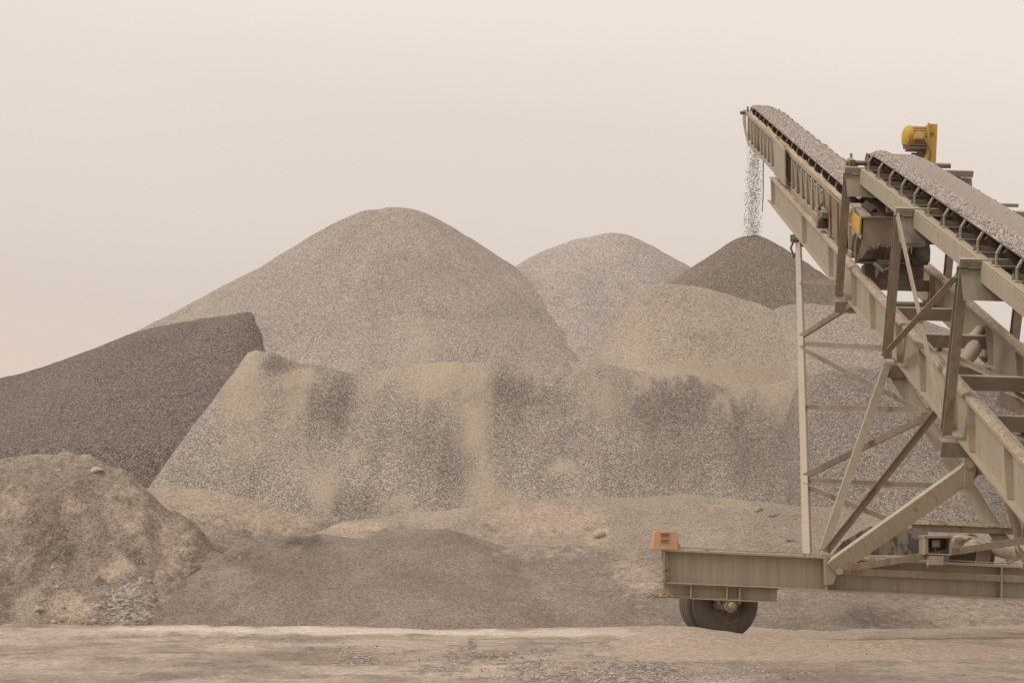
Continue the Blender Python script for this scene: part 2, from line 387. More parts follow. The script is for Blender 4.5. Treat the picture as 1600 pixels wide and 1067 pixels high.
# ground: dusty yard with tracks running along it
def ground_mat():
    m, t, b = new_mat('dusty_yard'); L = t.links
    tc = N(t, 'ShaderNodeTexCoord')
    def noise(sx, sy, sc, det, rough=.6):
        mp_ = N(t, 'ShaderNodeMapping'); mp_.inputs['Scale'].default_value = (sx, sy, 1); mp_.inputs['Rotation'].default_value = (0, 0, R(-4)); L.new(tc.outputs['Object'], mp_.inputs[0])
        n = N(t, 'ShaderNodeTexNoise', ins={'Scale': sc, 'Detail': det, 'Roughness': rough}); L.new(mp_.outputs[0], n.inputs['Vector']); return n.outputs['Fac']
    a = noise(.34, .4, 1.0, 9, .72); b2 = noise(.8, 1.0, 1.3, 9, .74); c3 = noise(1, 1.6, 9., 6, .7)
    c = rampn(t, a, [(.36, (.235, .195, .163)), (.46, (.325, .271, .226)), (.55, (.405, .337, .281)), (.66, (.485, .407, .337))])
    c = mixc(t, mrange(t, b2, .5, .62, 0, .8), c, (.2, .17, .143))
    c = mixc(t, mrange(t, b2, .3, .42, .6, 0), c, (.5, .42, .31))
    av = N(t, 'ShaderNodeAttribute', attribute_name='road'); ag = N(t, 'ShaderNodeAttribute', attribute_name='stony'); sa = N(t, 'ShaderNodeAttribute', attribute_name='sand')
    v = N(t, 'ShaderNodeTexVoronoi', ins={'Scale': 26.}); L.new(tc.outputs['Object'], v.inputs['Vector'])
    s = N(t, 'ShaderNodeSeparateColor'); L.new(v.outputs['Color'], s.inputs[0])
    grit = rampn(t, s.outputs[0], [(0, (.11, .094, .08)), (.55, (.235, .202, .172)), (1, (.46, .405, .355))])
    c = mixc(t, mrange(t, math_(t, 'ADD', ag.outputs['Fac'], mrange(t, b2, .35, .65, -.3, .3)), .3, .7, 0, .85), c, grit)
    c = mixc(t, mrange(t, math_(t, 'ADD', sa.outputs['Fac'], mrange(t, c3, .3, .7, -.12, .12)), .3, .7), c, (.4, .328, .265))
    c = mixc(t, mrange(t, math_(t, 'ADD', av.outputs['Fac'], mrange(t, b2, .3, .7, -.25, .25)), .3, .75), c, (.57, .5, .44))
    g = mrange(t, s.outputs[1], 0, 1, .86, 1.12)
    sc = N(t, 'ShaderNodeVectorMath', operation='SCALE'); L.new(c, sc.inputs[0]); L.new(math_(t, 'MULTIPLY', g, mrange(t, c3, .3, .7, .76, 1.22)), sc.inputs['Scale'])
    L.new(sc.outputs[0], b.inputs['Base Color']); b.inputs['Roughness'].default_value = .97
    try: b.inputs['Specular IOR Level'].default_value = .08
    except Exception: pass
    h = math_(t, 'ADD', math_(t, 'MULTIPLY', c3, .7), math_(t, 'MULTIPLY', b2, 1.2))
    bp = N(t, 'ShaderNodeBump', ins={'Strength': .7, 'Distance': .06}); L.new(h, bp.inputs['Height']); L.new(bp.outputs[0], b.inputs['Normal'])
    return m
M['ground'] = ground_mat()

# ------------------------------------------------------------------ heaps
def crest(pts, d=None, step=.18):
    P = [px(p[0], p[1], p[2] if len(p) > 2 else d) for p in pts]
    o = []
    for a, b in zip(P[:-1], P[1:]):
        n = max(1, int((b - a).length / step))
        o += [a.lerp(b, i / n) for i in range(n)]
    o.append(P[-1]); return np.array([tuple(p) for p in o])

def heap_z(X, Y, cr, s, c=.3, ax=1.0, sb=None):
    z = np.full(X.shape, -9.)
    for q in cr:
        dx = X - q[0]; dx = dx * (ax if not isinstance(ax, tuple) else np.where(dx < 0, ax[0], ax[1])); dy = Y - q[1]
        ss = s if sb is None else np.where(dy > 0, sb, s)
        z = np.maximum(z, q[2] + c - np.sqrt(ss ** 2 * (dx * dx + dy * dy) + c * c))
    return z

def blobs(U, V, lst, warp=18, seed=3):
    """soft-edged pigment patches; U, V = where the surface sits in the photograph"""
    wu = U + 1.5 * warp * fbm(U / 38., V / 110., 4, seed); wv = V + 2.2 * warp * fbm(U / 22., V / 130., 4, seed + 20)
    r = np.zeros(U.shape)
    for cx, cy, rx, ry, st in lst:
        d = np.sqrt(((wu - cx) / rx) ** 2 + ((wv - cy) / ry) ** 2)
        r = np.maximum(r, st * np.clip(1.5 - d, 0, 1))
    return r

def heap(name, label, cat, mat, hz, box, step, noise, tan=(), dark=(), rubble=(), tanf=None, darkf=None, group=None, under=-.35, warp=18):
    x0, x1, y0, y1 = box
    xs = np.arange(x0, x1 + step, step); ys = np.arange(y0, y1 + step, step)
    X, Y = np.meshgrid(xs, ys)
    Z = hz(X, Y)
    Z = Z + noise(X, Y, Z)
    Z = np.maximum(Z, under)
    U = HX + F * X / Y; V = HY - F * (Z - EYE) / Y
    nx, ny = X.shape[1], X.shape[0]
    org = np.array([(x0 + x1) / 2, (y0 + y1) / 2, 0.])
    co = np.stack([X, Y, Z], -1).reshape(-1, 3)
    i = np.arange(nx * ny).reshape(ny, nx)
    q = np.stack([i[:-1, :-1], i[:-1, 1:], i[1:, 1:], i[1:, :-1]], -1).reshape(-1, 4)
    zz = Z.reshape(-1)
    q = q[(zz[q] > under + 1e-4).any(1)]
    used = np.unique(q); mp_ = -np.ones(nx * ny, int); mp_[used] = np.arange(len(used))
    co = co[used] - org; q = mp_[q]
    me = bpy.data.meshes.new(name)
    me.vertices.add(len(co)); me.vertices.foreach_set('co', co.ravel())
    me.loops.add(q.size); me.loops.foreach_set('vertex_index', q.ravel().astype(np.int32))
    me.polygons.add(len(q)); me.polygons.foreach_set('loop_start', np.arange(0, q.size, 4, dtype=np.int32))
    me.update(calc_edges=True); me.validate()
    Uu, Vv = U.reshape(-1)[used], V.reshape(-1)[used]
    for an, lst, fn in (('tan', tan, tanf), ('dark', dark, darkf), ('rubble', rubble, None)):
        val = blobs(Uu, Vv, lst, warp) if len(lst) else np.zeros(len(used))
        if fn is not None: val = np.clip(val + fn(Uu, Vv), 0, 1)
        a = me.attributes.new(an, 'FLOAT', 'POINT'); a.data.foreach_set('value', val.astype(np.float32))
    o = link(name, me, mat, None, True); o.location = org
    tag(o, label, cat, group)
    return o

def rough(a1, f1, a2, f2, seed):
    return lambda X, Y, Z: a1 * fbm(X * f1, Y * f1, 3, seed) + a2 * fbm(X * f2, Y * f2, 3, seed + 5)

def runnel(cx, cy, seed):            # shallow slides and runnels fanning down from the peak
    def f(X, Y, Z):
        th = np.arctan2(Y - cy, X - cx); r = np.hypot(X - cx, Y - cy); k = np.clip(r / 4, 0, 1)
        return .08 * fbm(X * .3, Y * .3, 3, seed) + k * .1 * fbm(th * 7 + .3 * np.sin(r * .5), r * .12 + seed, 4, seed + 40) + .03 * fbm(X * 1.6, Y * 1.6, 3, seed + 5)
    return f
G_PILES = 'crushed stone stockpiles behind the conveyor'
cA = crest([(612, 325), (560, 345), (480, 388), (400, 430), (330, 466), (250, 507), (150, 560)], 54)
cA2 = crest([(590, 329), (628, 325.5)], 54)
heap('gravel_pile', 'tallest warm grey cone of gravel with a rounded peak, left of the pale cone', 'gravel pile', M['cone_a'],
     lambda X, Y: np.maximum(heap_z(X, Y, cA, .66, .35), heap_z(X, Y, cA2, .66, .55)),
     (-28, 14, 36, 67), .16, runnel(-3.8, 54, 1),
     tan=[(640, 560, 40, 14, .55), (620, 345, 12, 30, .55), (660, 520, 30, 30, .5), (300, 480, 60, 20, .45)],
     darkf=lambda U, V: .12 + .2 * fbm(U / 160., V / 40., 3, 8), group=G_PILES)
cB = crest([(880, 384), (912, 373), (955, 366.5), (965, 368)], 54)
heap('gravel_pile', 'pale grey round-topped gravel cone between the tallest pile and the dark peak', 'gravel pile', M['cone_b'],
     lambda X, Y: heap_z(X, Y, cB, .68, .5), (-10, 17, 36, 64), .17, runnel(3.05, 54, 2),
     darkf=lambda U, V: .12 + .22 * fbm(U / 60., V / 130., 3, 9) + .12 * (V > 440), group=G_PILES)
cC = crest([(1168, 367.5), (1176, 367)], 51.5)
heap('gravel_pile', 'dark brown pointed gravel cone under the falling stone', 'gravel pile', M['cone_c'],
     lambda X, Y: heap_z(X, Y, cC, .73, .3), (-7, 22, 37, 66), .17, runnel(7.2, 51.5, 3), group=G_PILES)
cD = crest([(1006, 444), (1040, 442.5), (1085, 447), (1130, 459), (1176, 474), (1204, 488)], 47, .04)
heap('gravel_pile', 'sandy tan gravel heap with a flat sloping top in front of the dark cone', 'gravel pile', M['tan_heap'],
     lambda X, Y: heap_z(X, Y, cD, .77, .3, (2.2, 1.0)), (-2, 12, 35, 57), .14, rough(.03, .45, .02, 1.7, 4),
     tan=[(1120, 590, 130, 28, .9), (1000, 545, 18, 50, .7), (1185, 520, 14, 60, .6)], dark=[(1110, 535, 50, 25, .3)], group=G_PILES)
cE = crest([(1222, 480), (1250, 474), (1330, 478), (1400, 488), (1490, 517), (1600, 534), (1760, 560)], 47)
heap('gravel_pile', 'light tan gravel heap seen behind the conveyor frame, right of the sandy heap', 'gravel pile', M['cone_a'],
     lambda X, Y: heap_z(X, Y, cE, .72, .3, 1.6), (4, 26, 34, 56), .18, rough(.07, .45, .03, 1.7, 5),
     tan=[(1250, 560, 60, 60, .45), (1500, 560, 90, 40, .35)], group=G_PILES)
cF = crest([(244, 752, 38.1), (290, 690, 39.8), (340, 622, 41.5), (396, 549, 43), (412, 551, 43), (460, 566), (560, 584), (640, 569), (700, 566), (760, 570), (800, 572), (870, 563), (930, 566), (990, 579), (1060, 583), (1140, 602), (1200, 604), (1250, 590), (1300, 590)], 43, .1)
def streak(U, V): return fbm((U + (V - 600) * .12) / 55., V / 330., 4, 31)
heap('gravel_pile', 'broad mixed gravel bank streaked grey and tan, below the two pale cones', 'gravel pile', M['face'],
     lambda X, Y: heap_z(X, Y, cF, .74, .4, (3.0, 1.0)), (-17, 16, 32, 55), .16,
     lambda X, Y, Z: .1 * fbm(X * .5, Y * .18, 3, 6) + .07 * fbm(X * 1.5, Y * .2, 3, 36) + .03 * fbm(X * 1.7, Y * 1.7, 3, 7),
     tan=[(388, 568, 26, 22, .85), (380, 610, 40, 40, .6), (464, 596, 28, 16, .8), (455, 640, 30, 30, .5), (690, 592, 62, 30, .95), (735, 660, 30, 50, .75), (755, 740, 26, 60, .6), (765, 785, 36, 18, .9),
          (610, 590, 40, 16, .5), (875, 745, 18, 12, .95), (628, 790, 20, 12, .9), (505, 760, 34, 34, .65), (540, 705, 14, 10, .8), (945, 625, 32, 40, .6), (1080, 582, 100, 15, 1.), (1180, 598, 60, 18, .95), (1128, 640, 12, 10, .9), (1215, 625, 26, 30, .7), (870, 580, 60, 10, .55), (400, 690, 60, 30, .4)],
     dark=[(522, 630, 34, 42, .7), (450, 572, 36, 12, .7), (705, 730, 24, 60, .6), (560, 790, 50, 30, .5), (640, 690, 60, 50, .35), (810, 615, 56, 45, .65), (850, 700, 60, 50, .35), (1070, 640, 90, 45, .7), (1110, 710, 90, 50, .5), (980, 740, 90, 40, .3), (1200, 680, 30, 60, .3)],
     tanf=lambda U, V: .16 + .3 * streak(U, V) - .3 * np.clip((350 - U) / 40, 0, 1), darkf=lambda U, V: .16 - .35 * streak(U + 300, V) - .25 * np.clip((360 - U) / 50, 0, 1), group=G_PILES)
cG = crest([(1262, 585), (1330, 572), (1420, 574), (1500, 588), (1600, 606), (1800, 640)], 41.6)
heap('gravel_pile', 'coarse purple-grey gravel slope seen through the conveyor legs', 'gravel pile', M['coarse'],
     lambda X, Y: heap_z(X, Y, cG, .74, .4, 3.5), (3, 22, 31, 52), .16,
     lambda X, Y, Z: .1 * fbm(X * .5, Y * .18, 3, 12) + .03 * fbm(X * 1.7, Y * 1.7, 3, 13),
     tan=[(1250, 610, 26, 60, .5), (1480, 620, 40, 20, .3)], group=G_PILES)
cH = crest([(-260, 680), (0, 596), (100, 564), (190, 536, 50), (270, 509, 49.4), (330, 497, 48.6), (388, 489.5, 48.15)], 50, .06)
def zH(X, Y):
    z = np.full(X.shape, -9.)
    for q in cH:
        dx = X - q[0]; d = np.sqrt((np.where(dx > 0, 2.2, 1.0) * dx) ** 2 + (Y - q[1]) ** 2)
        z = np.maximum(z, q[2] + .3 - np.sqrt((.51 * d) ** 2 + .09) - .6 * np.maximum(0, d - 8.6))
    return z
heap('gravel_pile', 'charcoal gravel heap sloping down to the left edge, darkest of the stone piles', 'gravel pile', M['dark_heap'],
     zH, (-32, -3, 31, 66), .18, rough(.12, .35, .035, 1.5, 14),
     darkf=lambda U, V: .1 + .3 * fbm(U / 120., V / 60., 3, 15), group=G_PILES)

# front mounds
cM2 = crest([(170, 830), (205, 795), (235, 765), (265, 757), (350, 773), (450, 798), (520, 818), (560, 838), (640, 870)], 33.2)
heap('dirt_mound', 'low tan dirt mound between the lumpy brown mound and the brown sand bank', 'dirt mound', M['dirt'],
     lambda X, Y: heap_z(X, Y, cM2, .55, .25), (-12, 0, 26.4, 39), .1, rough(.12, .6, .05, 2.2, 16),
     dark=[(225, 768, 16, 10, .5), (310, 900, 30, 60, .4)], tan=[(320, 785, 120, 40, .75), (420, 810, 90, 30, .7)], warp=8)
cM4 = crest([(490, 842), (560, 812), (640, 801), (700, 796), (780, 787), (860, 780), (960, 776), (1080, 774), (1160, 782), (1250, 790), (1330, 796), (1400, 806), (1500, 818), (1700, 835)], 33)
def z4(X, Y):
    z = heap_z(X, Y, cM4, .5, .35)
    U = HX + F * X / Y; 
    dent = np.exp(-((U - 860) / 85.) ** 2 - ((Y - 31.6) / .55) ** 2) * .18
    return z - dent
heap('sand_mound', 'pale sand ridge with a scooped tan hollow, behind the brown sand bank', 'sand mound', M['sand_pale'],
     z4, (-5, 15, 26.5, 39), .1, rough(.1, .5, .03, 2.5, 17),
     tan=[(850, 812, 95, 22, .95), (935, 838, 24, 14, .9), (570, 822, 70, 8, .7), (1140, 790, 60, 10, .5), (790, 830, 50, 10, .5)], dark=[(600, 825, 50, 10, .6), (720, 822, 40, 8, .35), (772, 822, 18, 8, .8), (918, 824, 12, 5, .9), (1188, 796, 9, 3, .9), (1212, 806, 9, 3, .9), (1235, 842, 22, 2.5, .8)], warp=6)
cM3 = crest([(322, 925, 28.8), (345, 893, 29.3), (400, 853, 29.8), (440, 836, 30), (500, 832, 30.2), (560, 843, 30.2), (620, 832, 30.2), (690, 827, 30.2), (740, 842, 30.2), (780, 852, 30.2), (840, 849, 30.2), (900, 850, 30.2), (1000, 858, 30), (1100, 864, 30), (1300, 885, 30), (1500, 905, 30), (1800, 935, 30)])
def n3(X, Y, Z):
    U = HX + F * X / Y
    left = np.clip((520 - U) / 120., 0, 1)
    return (.04 + .1 * left) * fbm(X * .9, Y * .9, 4, 18) + .16 * left * np.maximum(0, fbm(X * 2.2, Y * 2.2, 4, 20)) + .05 * left * fbm(X * 5, Y * 5, 3, 28) + .012 * fbm(X * 4, Y * 4, 3, 19) + .07 * fbm(X * .45, Y * .1, 3, 27)
def z3(X, Y):
    U = HX + F * X / Y
    s = np.interp(U, [300, 700, 1000, 1300], [.53, .48, .4, .3])
    z = np.full(X.shape, -9.)
    for q in cM3:
        z = np.maximum(z, q[2] + .2 - np.sqrt(s ** 2 * ((X - q[0]) ** 2 + (Y - q[1]) ** 2) + .04))
    return z
heap('sand_mound', 'long brown sand bank along the dusty track, lowest and nearest of the mounds', 'sand mound', M['sand_dark'],
     z3, (-8, 15, 22, 34.5), .09, n3,
     tan=[(1130, 900, 120, 40, .25), (1000, 900, 40, 30, .35), (1500, 960, 120, 40, .3), (900, 860, 120, 8, .25)],
     tanf=lambda U, V: np.clip((U - 650) / 700., 0, .24) , dark=[(400, 876, 50, 26, .5), (480, 846, 50, 12, .65), (440, 905, 40, 30, .3), (420, 945, 60, 30, .3), (700, 930, 60, 40, .3), (1370, 965, 70, 22, .65)], warp=8)
cM1 = crest([(-200, 760, 31), (-120, 740, 30.8), (0, 717, 30.8), (60, 706, 30.8), (130, 711, 30.8), (175, 738, 30.6), (215, 772, 30.4), (250, 798, 30.3), (282, 818, 30.2), (316, 860, 29.8), (334, 915, 29.1), (340, 945, 28.6)])
cM1b = crest([(-80, 760, 30), (-10, 790, 29.7), (30, 835, 29.3), (70, 890, 28.6), (100, 930, 28.1)])
cM1c = crest([(175, 930, 28.3), (205, 880, 28.9), (225, 850, 29.2)])
cM1d = crest([(200, 955, 27.7), (180, 905, 28.4), (175, 880, 28.7)])
def z1(X, Y):
    z = heap_z(X, Y, cM1, .92, .22)
    return np.maximum(np.maximum(z, heap_z(X, Y, cM1b, .8, .15)), np.maximum(heap_z(X, Y, cM1c, .8, .1), heap_z(X, Y, cM1d, .75, .1)))
def n1(X, Y, Z):
    gul = fbm((X * 1.1 + Y * .35), Y * .3, 4, 21)
    cl = np.maximum(0, fbm(X * 2.4, Y * 2.4, 4, 22)) ** 1.5
    rid = 1 - np.abs(fbm(X * 1.5, Y * 1.5, 4, 24)) * 2
    k = .3 + .7 * np.clip((2.75 - Z) / .7, 0, 1)
    return k * (.24 * gul + .2 * cl + .07 * (rid - .6)) + .045 * fbm(X * 5, Y * 5, 4, 23)
heap('dirt_mound', 'lumpy brown dirt mound with rubble at its foot, at the left edge', 'dirt mound', M['dirt'],
     z1, (-14, -4.2, 26.6, 35), .05, n1,
     tan=[(215, 810, 60, 30, .6), (260, 850, 40, 50, .65), (180, 890, 30, 20, .8), (115, 790, 22, 14, .6), (110, 945, 40, 25, .9), (20, 780, 25, 40, .6), (200, 765, 40, 14, .6), (250, 900, 20, 60, .4), (270, 940, 30, 20, .5), (60, 730, 50, 14, .3)],
     dark=[(85, 850, 50, 55, .5), (80, 740, 50, 20, .35), (215, 870, 30, 20, .6), (300, 900, 20, 40, .6), (160, 900, 14, 24, .6), (40, 900, 40, 25, .4)],
     rubble=[(200, 940, 45, 36, 1.)], warp=9)

# ------------------------------------------------------------------ ground
def ground():
    xs = np.concatenate([[-600, -250, -120, -60, -35, -22, -16], np.arange(-13, 13.01, .085), [16, 22, 35, 60, 120, 250, 600]])
    ys = np.concatenate([[-200, -60, -20, 0, 6, 10, 13, 15], np.arange(16, 29, .07), [30, 32, 35, 40, 50, 60, 75, 100, 160, 300, 700, 2000]])
    X, Y = np.meshgrid(xs, ys)
    near = np.clip((Y - 14) / 2, 0, 1) * np.clip((31 - Y) / 2, 0, 1) * np.clip((15 - np.abs(X)) / 2, 0, 1)
    Z = near * (.05 * fbm(X * .25, Y * .8, 4, 41) + .03 * fbm(X * .45, Y * 3.2, 4, 42) + .012 * fbm(X * 4, Y * 4, 3, 43))
    cr = crest([(930, 1006, 23.0), (990, 1000, 23.1), (1030, 989, 23.2), (1072, 979, 23.25), (1105, 984, 23.2), (1145, 993, 23.1), (1190, 988, 23.4), (1240, 996, 23.2), (1330, 1000, 23.2), (1420, 999, 23.1), (1470, 1002, 23.1), (1600, 1004, 23.1), (1800, 1012, 23.1)])
    hz = heap_z(X, Y, cr, .28, .1) + .02 * fbm(X * 1.3, Y * 1.3, 3, 44)
    k = .06; h = np.clip(.5 + .5 * (hz - Z) / k, 0, 1)
    Z2 = Z * (1 - h) + hz * h + k * h * (1 - h)
    Zs = np.where(near > .01, Z2, Z)
    U = HX + F * X / np.maximum(Y, 1); V = HY + F * EYE / np.maximum(Y, 1)
    rl = np.interp(U, [-200, 0, 200, 600, 900, 1150, 1500], [988, 986, 984, 984.5, 989, 994, 997])
    rw = np.interp(U, [-200, 0, 150, 400, 900, 1150, 1500], [6, 6, 8, 7, 6.5, 6, 5])
    rl = rl + 3.5 * fbm(U / 70., V * 0 + 1.5, 3, 71); rw = rw * (1 + .7 * fbm(U / 50., V * 0 + 4.5, 3, 72))
    road = np.clip(1.4 - np.abs(V - rl) / rw, 0, 1) * np.interp(U, [0, 150, 200, 800, 1000, 1150], [.45, .5, .75, .72, .6, .3]) * (Y > 15)
    stony = blobs(U, V, [(760, 1020, 70, 12, .8), (900, 1012, 120, 8, .6), (560, 1025, 60, 12, .8), (700, 1040, 60, 14, .7), (820, 1045, 50, 9, .8), (950, 1060, 150, 18, .9), (350, 1000, 60, 4, .8), (470, 1000, 50, 8, .5), (1180, 1050, 140, 12, .5), (1020, 1035, 90, 10, .6), (1480, 1040, 70, 8, .5)], 14, 50) * (Y > 15)
    sand = np.clip((U - 930) / 90., 0, 1) * np.clip((1042 + 4 * fbm(U / 60., U * 0, 2, 3) - V) / 20., 0, 1) * (Y > 15) * (Y < 40)
    ny, nx = X.shape
    co = np.stack([X, Y, Zs], -1).reshape(-1, 3); i = np.arange(nx * ny).reshape(ny, nx)
    q = np.stack([i[:-1, :-1], i[:-1, 1:], i[1:, 1:], i[1:, :-1]], -1).reshape(-1, 4)
    me = bpy.data.meshes.new('ground')
    me.vertices.add(len(co)); me.vertices.foreach_set('co', co.ravel())
    me.loops.add(q.size); me.loops.foreach_set('vertex_index', q.ravel().astype(np.int32))
    me.polygons.add(len(q)); me.polygons.foreach_set('loop_start', np.arange(0, q.size, 4, dtype=np.int32))
    me.update(calc_edges=True); me.validate()
    for an, val in (('road', road), ('stony', stony), ('sand', sand)):
        a = me.attributes.new(an, 'FLOAT', 'POINT'); a.data.foreach_set('value', val.ravel().astype(np.float32))
    o = link('ground', me, M['ground'], None, True); tag(o, kind='structure')
    def gz(x, y):
        j = np.argmin(np.abs(ys - y)); ii = np.argmin(np.abs(xs - x)); return float(Zs[j, ii])
    return gz
gz = ground()

# stones
def stone_verts(mb, c, r, sq=(1, 1, 1)):
    c = Vector(c)
    d = [(1, 0, 0), (-1, 0, 0), (0, 1, 0), (0, -1, 0), (0, 0, 1), (0, 0, -1)]
    k = [random.uniform(.65, 1.25) for _ in range(6)]
    rz = random.random() * 6.28; rx = random.random() * 6.28
    cz, sz, cx, sx = math.cos(rz), math.sin(rz), math.cos(rx), math.sin(rx)
    vs = []
    for (x, y, z), kk in zip(d, k):
        x, y, z = x * sq[0] * kk, y * sq[1] * kk, z * sq[2] * kk
        y, z = y * cx - z * sx, y * sx + z * cx
        x, y = x * cz - y * sz, x * sz + y * cz
        vs.append(c + Vector((x, y, z)) * r)
    mb.add(vs, [(0, 2, 4), (2, 1, 4), (1, 3, 4), (3, 0, 4), (2, 0, 5), (1, 2, 5), (3, 1, 5), (0, 3, 5)])

def rock_mesh(mb, c, r, sq=(1, .9, .7), seed=0):
    import bmesh
    bm = bmesh.new(); bmesh.ops.create_icosphere(bm, subdivisions=2, radius=1)
    rs = random.Random(seed)
    pl = [(Vector((rs.gauss(0, 1), rs.gauss(0, 1), rs.gauss(0, 1))).normalized(), rs.uniform(.55, .85)) for _ in range(9)]
    vs = []
    for v in bm.verts:
        p = v.co.copy()
        for n, d in pl:
            k = p.dot(n) - d
            if k > 0: p -= n * k
        p *= 1 + rs.uniform(-.03, .03)
        vs.append(Vector(c) + Vector((p.x * sq[0], p.y * sq[1], p.z * sq[2])) * r)
    fs = [tuple(v.index for v in f.verts) for f in bm.faces]; bm.free()
    mb.add(vs, fs)

# ------------------------------------------------------------------ the telescopic stacker
U_ = Vector((80 / F, 1.0, 889 / F))         # direction of the boom, per metre of depth
TILT = math.tan(R(1.8))
def B(Z, D, H):                              # boom space: depth along the boom, offset to the right, drop below its axis
    return Vector((Z * 80 / F + D, Z, EYE + Z * 889 / F - H - (D - 5.15) * TILT))
UD = U_.normalized()
T_ = Vector((1, 0, -TILT)).normalized()
NRM = T_.cross(UD).normalized()
if NRM.z < 0: NRM = -NRM
DL, DR = 5.15, 6.53                           # the two girders
ZF, ZN = 42.0, 12.6                           # far and near end of the outer boom

root = empty('stacker_conveyor', (5.2, 24, 0))
tag(root, 'long beige telescopic stacker conveyor on a wheeled beam, carrying crushed stone upwards', 'conveyor')

# outer boom: the two girders with stiffeners
mb = MB()
STF = [41.6, 36.2, 32.6, 31.6, 30.0, 28.2, 26.0, 24.3, 22.4, 21.4, 19.6, 18, 16.4, 14.8]
for D, sgn in ((DL, -1), (DR, 1)):
    HT, HB = 5.745, 6.365
    mb.ibeam(B(ZN, D, (HT + HB) / 2), B(ZF, D, (HT + HB) / 2), .2, (HB - HT) * .95, .025, .016, up=NRM)
    for z in STF:
        for s2 in (-1, 1):
            p0 = B(z, D + s2 * .012, HT + .03); p1 = B(z - .17, D + s2 * .012, HB - .035)
            off = T_ * (.085 * s2)
            mb.plate([p0, p0 + off, p1 + off, p1], UD * .012)
outer = mb.build('outer_boom', M['paint'], root)
def sub(mbx, name, mat, parent, smooth=False): return mbx.build(name, M[mat], parent, smooth)

# dust caked along the top flanges
def dust_strip(D, H, z0, z1, wid, hgt, n, seed):
    mbx = MB(); P = []
    for i in range(n + 1):
        z = z0 + (z1 - z0) * i / n
        c = B(z, D, H); k = .55 + .9 * abs(fbm(np.array([i * .21]), np.array([seed * 1.7]), 3, seed)[0]) * 1.6
        if i in (0, n): k = .05
        row = []
        for j, (a, hh) in enumerate(((-.5, 0), (-.3, .7), (0, 1), (.28, .65), (.5, 0))):
            row.append(c + T_ * (a * wid) + NRM * (hh * hgt * k * random.uniform(.75, 1.2)))
        P.append(row)
    mbx.grid(P); return mbx
for D, s in ((DL, 1), (DR, 2)):
    sub(dust_strip(D, 5.735, 14, 41.5, .17, .045, 220, s), 'dust_layer', 'dust', outer, True)

# upper rails under the belt
DU = 6.22
for D in (DL, DU):
    mb = MB(); mb.bar(B(ZN, D, 4.025), B(29.45, D, 4.025), .1, .235, up=NRM)
    mb.bar(B(ZN, D + (.02 if D == DL else -.02), 3.885), B(29.40, D + (.02 if D == DL else -.02), 3.885), .13, .014, up=NRM)
    sub(mb, 'upper_rail', 'paint', outer)

# frames standing along the boom
ZT = [29.4, 24.9, 20.9, 17.0]
for zt in ZT:
    mb = MB()
    mb.channel(B(zt, 4.84, 3.92), B(zt, 7.05, 3.92), .13, .105, .012, up=NRM, flip=-1)
    for k in range(4): mb.cyl(B(zt - .075, 4.95 + k * .13, 3.9), B(zt - .09, 4.95 + k * .13, 3.9), .014, 6)
    hd = sub(mb, 'header_beam', 'paint_grey', outer)
    mb = MB()
    for a, b in ((4.86, 5.5), (6.2, 6.84)):
        mb = MB()
        poly = [B(zt, a, 3.99), B(zt, b, 3.99), B(zt - .1, b, 4.3), B(zt - .11, b - .05, 4.36), B(zt - .11, a + .02, 4.36)]
        mb.plate(poly, UD * .014)
        mb.build('gusset_plate', M['paint_grey'], outer)
    zb = zt + .95
    for D in (4.9, 6.79):
        mb = MB()
        p, q = B(zb, D, 6.28), B(zt + .02, D, 3.99)
        mb.channel(p, q, .12, .14, .014, up=(0, 1, .0), flip=1)
        po = sub(mb, 'frame_post', 'post', outer)
    mb = MB()
    mb.channel(B(zb + .02, 4.82, 6.47), B(zb + .02, 6.9, 6.47), .2, .2, .014, up=NRM, flip=-1)
    sub(mb, 'bottom_tie', 'paint_grey', outer)

# cross beams between the girders
for z in (33.5, 30.4, 28.0, 26.1, 23.6, 21.6, 19.5, 17.4, 15.2):
    mb = MB(); mb.channel(B(z, DL + .01, 6.06), B(z, DR - .01, 6.06), .1, .2, .012, up=NRM, flip=-1)
    sub(mb, 'cross_beam', 'paint_grey', outer)
# plan bracing seen between the girders
for za, zb in ((28.0, 23.6), (23.6, 19.5)):
    mb = MB(); mb.angle(B(za, DL + .05, 6.2), B(zb, DR - .05, 6.2), .07, .07, up=NRM); sub(mb, 'plan_brace', 'paint', outer)
# side braces
mb = MB(); mb.bar(px(1402, 336, 24.75), px(1474, 660, 22.1), .11, .014, up=(1, .25, .1)); sub(mb, 'side_brace', 'paint', outer)
mb = MB(); mb.angle(px(1390, 541, 25.55), px(1493, 428, 20.98), .1, .1, up=NRM, flip=1); sub(mb, 'side_brace', 'paint_rusty', outer)
# walkway brackets and handrail on the far side
mb = MB()
mb.tube([B(z, 6.95, 4.2) for z in np.arange(14, 28.6, 1.)], .016)
for z in (27.2, 22.8, 19.0): mb.bar(B(z, 6.6, 4.12), B(z, 7.25, 4.12), .05, .05)
sub(mb, 'handrail', 'paint_grey', outer)
mb = MB()
mb.plate([B(29.5, 6.84, 4.0), B(29.5, 7.06, 4.0), B(29.4, 7.06, 4.32), B(29.4, 6.4, 4.32)], UD * .02)
sub(mb, 'bracket_plate', 'paint_grey', outer)
# guide plate where the inner boom comes out
mb = MB()
mb.plate([B(41.6, 5.12, 4.72), B(39.6, 5.12, 4.78), B(39.4, 5.12, 5.62), B(41.4, 5.12, 5.62)], T_ * .03)
mb.plate([B(41.6, 5.12, 4.72), B(41.6, 5.3, 4.72), B(41.4, 5.3, 5.62), B(41.4, 5.12, 5.62)], UD * .02)
sub(mb, 'guide_plate', 'paint', outer)

